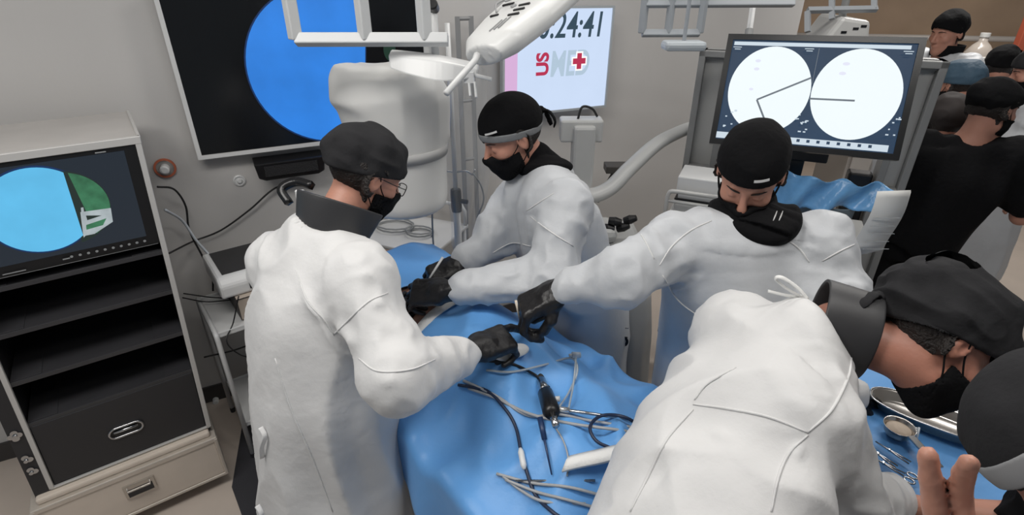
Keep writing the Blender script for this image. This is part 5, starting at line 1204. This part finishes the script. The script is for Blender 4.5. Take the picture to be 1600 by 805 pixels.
for x0, x1, nm in ((-.14, .02, 'left_panel'), (.71, .83, 'right_panel')):
    m = MB(); m.box((x0, .0, .2), (x0+.03, .12, 1.80)); m.box((x1-.03, .0, .2), (x1, .12, 1.80)); m.box((x0, 0, 1.77), (x1, .12, 1.80)); m.box((x0, 0, 1.22), (x1, .12, 1.25)); m.box((x0, 0, .2), (x1, .12, .23)); m.build('side_frame', CG, wi, bevel=.004)
    m = MB(); m.box((x0+.03, .05, 1.25), (x1-.03, .07, 1.77)); m.box((x0+.03, .05, .23), (x1-.03, .07, 1.22)); m.build('pale_panel', mat('pale_panel', 'BDBDBB', .35), wi)
m = MB(); m.box((-.14, .02, 1.76), (.83, .06, 1.80)); m.build('top_bar', CG, wi, bevel=.004)
m = MB(); m.box((.60, .02, 1.05), (.70, .10, 1.3)); m.build('black_box', BLACKP, wi, bevel=.01)
# cart body
m = MB(); m.box((-.14, .0, 1.06), (.70, .30, 1.10)); m.build('top_shelf', CW_, wc, bevel=.006)
m = MB(); m.box((-.10, .02, .36), (.72, .30, .38)); m.build('lower_shelf', CW_, wc, bevel=.004)
m = MB(); m.box((-.10, .02, .70), (.72, .30, .72)); m.build('middle_shelf', CW_, wc, bevel=.004)
for x in (-.10, .56): m = MB(); m.box((x, .02, .10), (x+.05, .08, 1.06)); m.build('front_upright', CW_, wc, bevel=.006)
for x in (-.10, .56): m = MB(); m.box((x, .26, .10), (x+.05, .30, 1.06)); m.build('rear_upright', CW_, wc, bevel=.006)
m = MB(); m.tube([(-.15, 0, .9)] + spline([(-.15, 0, 1.19), (-.14, 0, 1.215), (-.11, 0, 1.22)], 4) + [(.12, 0, 1.22)], .010); m.tube([(-.15, .0, 1.17), (.12, 0, 1.17)], .008); m.build('push_rail', CW_, wc, smooth=True)
m = MB(); m.box((.28, .04, 1.10), (.38, .1, 1.42)); m.box((.2, .02, 1.42), (.46, .06, 1.60)); m.build('monitor_mount', BLACKP, wc, bevel=.006)
for x in (-.07, .6):
    for y in (.05, .27): m = MB(); m.lathe([(0, -.015), (.045, -.015), (.05, 0), (.045, .015), (0, .015)], (x, y, .05), axis=(1, 0, 0), seg=18); m.tube([(x, y, .05), (x, y, .11)], .012); m.build('castor', SHOE, wc)
Wm = wc.matrix_basis
def onc(name, label, cat, x, y, z): return thing(name, label, cat, M=Wm @ Matrix.Translation((x, y, z)))
t = onc('recorder', 'white low recorder box stacked at the left end of the x-ray cart', 'recorder', -.12, .04, 1.10)
m = MB(); m.box((0, 0, 0), (.24, .2, .065)); m.build('housing', CW_, t, bevel=.006); m = MB(); m.box((.0, .0, .10), (.20, .2, .18)); m.box((.01, .01, .066), (.19, .18, .10)); m.build('upper_unit', WHITE, t, bevel=.006)
m = MB(); m.box((-.002, -.002, .066), (.24, .19, .072)); m.build('black_seam', BLACKP, t)
t = onc('brown_box', 'brown cardboard box on the middle shelf behind the white push rail', 'box', -.06, .06, .72); m = MB(); m.box((0, 0, 0), (.3, .2, .26)); m.build('carton', mat('brown_card', '8A7A6E', .8), t, bevel=.003)
m = MB(); m.box((.0, -.001, .12), (.3, .0, .135)); m.build('tape', mat('tape_tan', 'A3937F', .5), t)
for i, (x, y, z, w_, d_, h_, nm, lb, cat, mt) in enumerate(((.30, .05, .72, .24, .2, .25, 'black_bag', 'black bag on the middle cart shelf under the blue wrap', 'bag', BLACK), (.40, .05, .38, .15, .15, .18, 'tan_box', 'tan cardboard box on the lower shelf of the x-ray cart', 'box', mat('tan_card', 'B49C7F', .8)), (.14, .06, .38, .22, .16, .1, 'grey_bundle', 'grey folded bundle beside the tan box', 'bundle', mat('grey_cloth', '77736F', .8)), (.62, .03, .1, .14, .2, .12, 'black_case', 'small black case at the foot of the x-ray cart', 'case', BLACK))):
    f = lambda p: rbox(p, (w_/2, d_/2, h_/2), (w_/2-.02, d_/2-.02, h_/2-.02), .02) + .008*vnoise(p*14, i)
    t = onc(nm, lb, cat, x, y, z); sdf_obj('body', f, (-.04, -.04, -.04), (w_+.04, d_+.04, h_+.04), .009, mt, t, world=False)
    m = MB()
    if 'bag' in nm or 'case' in nm: m.tube(spline([(w_*.3, 0, h_*.9), (w_*.35, -.01, h_+.02), (w_*.65, -.01, h_+.02), (w_*.7, 0, h_*.9)], 5), .006); m.build('carry_strap', BLACKP, t, smooth=True)
    else: m.box((w_*.45, -.004, h_*.1), (w_*.55, .0, h_*.9)); m.build('tape', mat('tape_tan', 'A3937F', .5), t)
# blue plastic wrap draped along the cart front
m = MB(); NU, NV = 40, 14; vs = []
for i in range(NU):
    for j in range(NV):
        u, v = i/(NU-1), j/(NV-1); q = V3(.16 + .56*u, -.06 + .02*math.sin(u*23+v*4) + .02*math.sin(u*9), 1.395 - .02*u - (.15 + .04*math.sin(u*5+1))*v + .01*math.sin(u*31)); vs.append(local(Wm, *q))
m.add(vs, [(i*NV+j, (i+1)*NV+j, (i+1)*NV+j+1, i*NV+j+1) for i in range(NU-1) for j in range(NV-1)])
BP = mat('blue_film', '6FA9DD', .25, bump=.5, bscale=25, var=.25, vscale=7, alpha=.92)
tag(m.build('plastic_wrap', BP, smooth=True, solid=.002), 'crinkled blue and clear plastic wrap hanging just below the x-ray monitor', 'plastic wrap')
m = MB(); vs = []
for i in range(NU):
    for j in range(NV):
        u, v = i/(NU-1), j/(NV-1); q = V3(.10 + .5*u, -.03 + .03*v + .02*math.sin(u*13), 1.26 - .0*u - (.16*math.sin(math.pi*(.15+.7*u)))*v); vs.append(local(Wm, *q))
m.add(vs, [(i*NV+j, (i+1)*NV+j, (i+1)*NV+j+1, i*NV+j+1) for i in range(NU-1) for j in range(NV-1)])
tag(m.build('hammock_cloth', mat('teal_grey', '66737B', .6), smooth=True, solid=.003), 'sagging teal-grey cloth slung under the blue plastic wrap', 'cloth')
# hanging papers
q = at(1385, 350, 2.02); pm = thing('paper_sheaf', 'sheaf of white printed papers in a clear bag hanging right of the x-ray cart', 'papers', tuple(q))
for k, (dx0, dz0, h_) in enumerate(((0, 0, .25), (.012, -.01, .26))):
    m = MB(); N_ = 10; vs = []
    for j in range(N_+1):
        for i in (0, 1, 2): vs.append((-.075 + .065*i + dx0 - .02*j/N_, -.012*math.sin(j*.5) + .006*i + .012*k, .13 - h_*j/N_ + dz0 + (.012*(i-1) if j == N_ else 0)))
    m.add(vs, [(3*j+i, 3*j+i+1, 3*j+3+i+1, 3*j+3+i) for j in range(N_) for i in (0, 1)]); m.build('sheet', mat('paper', 'D9D9D6', .8), pm, solid=.001, smooth=True)
m = MB()
for k in range(5): m.box((-.07 + .0*k, -.018, .03 - .032*k), (.03 - .01*(k % 2), -.016, .032 - .032*k))
m.build('faint_lines', mat('pale_print', 'B2B4B4', .8), pm)

# grey waste bag between table and bearded surgeon
q = at(975, 500, 2.15)
def bagf(p):
    d = loft(p - V3(q[0], q[1], 0), [((0, 0, .02), .10, .08), ((0, 0, .3), .13, .10), ((0, 0, .8), .11, .08), ((0, 0, 1.02), .09, .05)], (1, 0, 0), .02); return d
bg = thing('waste_bag', 'grey bag printed with a round symbol standing between the two gowned surgeons', 'bag', (q[0], q[1], 0))
sdf_obj('bag', bagf, (q[0]-.2, q[1]-.2, -.02), (q[0]+.2, q[1]+.2, 1.08), .012, mat('grey_bag', 'A7A6A3', .5, bump=.3, bscale=12), bg, lambda V: .010*ridged(V*np.array([14, 14, 2.5]), 5))
pz = at(976, 547, 2.0); cN = unit(V3(-q[0], -q[1], 0)); ctr = V3(q[0], q[1], pz[2]) + cN*.125
m = MB(); m.lathe([(.016, 0), (.026, 0), (.026, .003), (.016, .003)], ctr, axis=cN, seg=24, closed=True, xdir=(0, 0, 1)); m.tube([ctr + V3(-.02, 0, -.02) + cN*.003, ctr + V3(.02, 0, .02) + cN*.003], .003); m.build('round_symbol', BLACKP, bg, world=True)
m = MB(); sd = V3(-cN[1], cN[0], 0); [m.tube([ctr + V3(0, 0, .062) + sd*a_ + cN*.002, ctr + V3(0, 0, .064) + sd*(a_+.012) + cN*.002], .0025) for a_ in (-.03, -.012, .008)]; m.build('small_print', mat('bag_print', '77797B', .6), bg, world=True)

# ------------------------------------------------------------------ background: handrail, frames, cabinets
RAILW = mat('handrail_white', 'CFC9C4', .4)
m = MB(); a, b = B0 + V3(.2, -.35, 1.5), B1 + V3(-.2, -.25, 1.55); m.tube([a, b], .03); tag(m.build('handrail', RAILW, smooth=True), 'pale horizontal handrail along the far brown wall', 'handrail')
t = thing('orange_frame', 'orange red upright frame against the far brown wall', 'frame', tuple(at(1590, 60, 4.6)*V3(1, 1, 0)))
q = at(1588, 80, 4.6); OR = mat('orange_steel', 'A8543E', .5)
m = MB(); m.box((-.03, -.03, 0), (.03, .03, 2.5), R=np.eye(3), c=V3(q[0], q[1], 0)); m.build('upright', OR, t, world=True, bevel=.005)
m = MB(); m.box((-.03, -.03, 0), (.9, .0, .06), R=np.eye(3), c=V3(q[0], q[1], 1.5)); m.build('crossbar', OR, t, world=True, bevel=.005)
q = at(1312, 40, 3.0); t = thing('ceiling_projector', 'pale box with black slots hanging from the ceiling above the x-ray monitor', 'projector', tuple(q))
m = MB(); m.prism([(-.12, -.1, -.07), (.13, -.1, -.07), (.11, -.1, .03), (-.05, -.1, .05)], (0, .25, .01)); m.build('housing', CW_, t, bevel=.02)
for x in (-.04, .02, .06): m = MB(); m.box((x, -.103, -.02+x*.3), (x+.03, -.099, -.008+x*.3)); m.build('slot', BLACKP, t)
m = MB(); m.tube([(0, 0, .03), (0, 0, 3.0-q[2])], .02); m.build('ceiling_stem', CW_, t, smooth=True)
t = thing('ceiling_frame', 'pale frame with white side strip hanging at the top above the x-ray monitor', 'ceiling rail', tuple(at(1300, 10, 2.9)))
for a, b in (((1262, 18), (1262, 50)), ((1262, 16), (1370, 14)), ((1300, -20), (1300, 30)), ((1366, -20), (1366, 14))):
    m = MB(); m.tube([at(*a, 2.9), at(*b, 2.9)], .018, seg=4); m.build('bar', mat('rail_grey', '9FA4A9', .4), t, world=True)
m = MB(); a = at(1300, -18, 2.9); m.tube([a, (a[0], a[1], 3.0)], .012); m.build('hanger', RAILW, t, world=True)
t = thing('white_strut', 'white slanted strut above the x-ray monitor left corner', 'strut', tuple(at(1175, 30, 2.5)*V3(1, 1, 1)))
m = MB(); m.tube([at(1182, -30, 2.55), at(1171, 48, 2.5)], .013, seg=4); m.build('strut', WHITE, t, world=True); m = MB(); m.tube([at(1171, 46, 2.5), at(1169, 60, 2.5)], .018, seg=10); m.build('end_foot', CG, t, world=True)
# bottle on a ledge far right
q = at(1537, 62, 4.3); t = thing('clear_bottle', 'clear round bottle on a ledge before the far brown wall', 'bottle', tuple(q - V3(0, 0, .25)))
m = MB(); m.lathe([(0, 0), (.09, 0), (.10, .04), (.10, .15), (.06, .21), (.03, .24), (.03, .27), (0, .27)], seg=28); m.build('bottle', mat('bottle_glass', 'C6BDB4', .15, alpha=.55), t, smooth=True)
m = MB(); m.lathe([(0, .27), (.034, .27), (.034, .30), (0, .30)], seg=20); m.build('stopper', CW_, t)
m = MB(); m.box((-.06, -.108, .04), (.06, -.085, .13)); m.build('label', mat('paper', 'D9D9D6', .8), t, bevel=.004)
lz = q[2]-.25; t = thing('ledge', 'pale ledge cabinet along the far brown wall', 'cabinet', (q[0], q[1]+.1, 0))
m = MB(); m.box((-.9, -.25, lz-.05), (.14, .25, lz)); m.build('worktop', RAILW, t, bevel=.004)
m = MB(); m.box((-.88, -.22, 0), (.12, .24, lz-.05)); m.build('carcass', mat('cabinet_white', 'B9B5B1', .5), t, bevel=.004)
for x in (-.85, -.36): m = MB(); m.box((x, -.235, .05), (x+.46, -.221, lz-.1)); k = m.build('door', mat('cabinet_door', 'C3BFBB', .45), t, bevel=.003); m = MB(); m.tube([(x+.42, -.25, .5), (x+.42, -.25, .7)], .008); m.build('handle', STEEL, k)

# ------------------------------------------------------------------ people further back
def stander(label, hc, hf, hu, lat, arms, gm, cm_, seed, sw=.175, tz=None, short=False, gk=None, hem=.42, capkw=None, bands=None, hairk=True, skin=SKIN, drop=.25, name='gown', hands=(None, None), tw_=(.2, .15), col_=None, masked=True, dpel=(0, 0)):
    hc = np.array(hc); lat = unit(lat); fw = unit(np.cross(V3(0, 0, 1), lat)); nk = hc + V3(0, 0, -.135) - unit(np.array(hf)*V3(1, 1, 0))*.045
    sm = nk + V3(0, 0, -.055); sL, sR = sm - lat*sw, sm + lat*sw; pel = V3(nk[0] + dpel[0], nk[1] + dpel[1], max(.85, nk[2] - .52))
    J = dict(hc=hc, hf=hf, hu=hu, neck=nk, sL=sL, sR=sR, eL=sL + np.array(arms[0]), wL=sL + np.array(arms[0]) + np.array(arms[1]), eR=sR + np.array(arms[2]), wR=sR + np.array(arms[2]) + np.array(arms[3]), pel=pel)
    for n, e, h in (('hL', 1, hands[0]), ('hR', 3, hands[1])):
        J[n] = dict(bare=h is None, fwd=unit(arms[e]), up=(0, .1, .9), curl=(30, 35, 40, 45), thumb=.4, s=1.0)
    A, B = tw_
    P = person(label, J, gown=[(nk + V3(0, 0, -.015), .08, .07), (sm, sw*.95, .10), (sm*.75+pel*.25, A, B), (sm*.35+pel*.65, A*.93, B), (pel, A, B*1.05)] + ([(V3(pel[0], pel[1], hem), A*1.12, B*1.2)] if hem else []),
        sl_end=(-.75, -.75) if short else (.95, .95), sleeves=(.078, .074, .056), gmat=gm, name=name, seed=seed, body_h=.0075, gown_h=.011, skin=skin)
    r_, R_, c_ = P[:3]
    kw = dict(rad=(.090, .118, .100), off=(0, -.016, .042), n=(0, -.34, .94), o=.014, crumple=.006, seed=seed, h=.0055); kw.update(capkw or {})
    if cm_ is not None: cap(r_, R_, c_, cm_, **kw)
    if masked: mask(r_, R_, c_)
    hair(r_, R_, c_, yhi=.01, zlo=-.07)
    if col_: collar(r_, nk + V3(0, 0, .03), (0, 0, 1), .085, .088, .07, m=col_)
    return P
# man in black short-sleeved scrubs, back to camera
stander('person in black short-sleeved shirt and black cap standing behind the x-ray monitor', at(1550, 170, 2.35), (.90, .16, -.25), (.22, .12, .95), (.90, -.42, 0),
   ((-.05, -.03, -.27), (.05, .12, -.18), (.10, -.03, -.27), (.14, .16, -.02)), BLACK, BLACK, 31, sw=.19, short=True, hem=0, name='scrub_shirt', tw_=(.215, .15), capkw=dict(rad=(.090, .128, .085), n=(0, -.45, .89), o=.006), hands=(None, None), dpel=(-.12, .02))
# person in profile at the back top right
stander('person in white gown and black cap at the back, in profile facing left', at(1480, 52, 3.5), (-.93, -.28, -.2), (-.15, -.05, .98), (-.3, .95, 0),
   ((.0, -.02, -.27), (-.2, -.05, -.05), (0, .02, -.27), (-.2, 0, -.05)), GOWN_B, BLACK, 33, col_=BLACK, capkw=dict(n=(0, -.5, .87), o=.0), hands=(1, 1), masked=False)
# blue-capped person seen from behind
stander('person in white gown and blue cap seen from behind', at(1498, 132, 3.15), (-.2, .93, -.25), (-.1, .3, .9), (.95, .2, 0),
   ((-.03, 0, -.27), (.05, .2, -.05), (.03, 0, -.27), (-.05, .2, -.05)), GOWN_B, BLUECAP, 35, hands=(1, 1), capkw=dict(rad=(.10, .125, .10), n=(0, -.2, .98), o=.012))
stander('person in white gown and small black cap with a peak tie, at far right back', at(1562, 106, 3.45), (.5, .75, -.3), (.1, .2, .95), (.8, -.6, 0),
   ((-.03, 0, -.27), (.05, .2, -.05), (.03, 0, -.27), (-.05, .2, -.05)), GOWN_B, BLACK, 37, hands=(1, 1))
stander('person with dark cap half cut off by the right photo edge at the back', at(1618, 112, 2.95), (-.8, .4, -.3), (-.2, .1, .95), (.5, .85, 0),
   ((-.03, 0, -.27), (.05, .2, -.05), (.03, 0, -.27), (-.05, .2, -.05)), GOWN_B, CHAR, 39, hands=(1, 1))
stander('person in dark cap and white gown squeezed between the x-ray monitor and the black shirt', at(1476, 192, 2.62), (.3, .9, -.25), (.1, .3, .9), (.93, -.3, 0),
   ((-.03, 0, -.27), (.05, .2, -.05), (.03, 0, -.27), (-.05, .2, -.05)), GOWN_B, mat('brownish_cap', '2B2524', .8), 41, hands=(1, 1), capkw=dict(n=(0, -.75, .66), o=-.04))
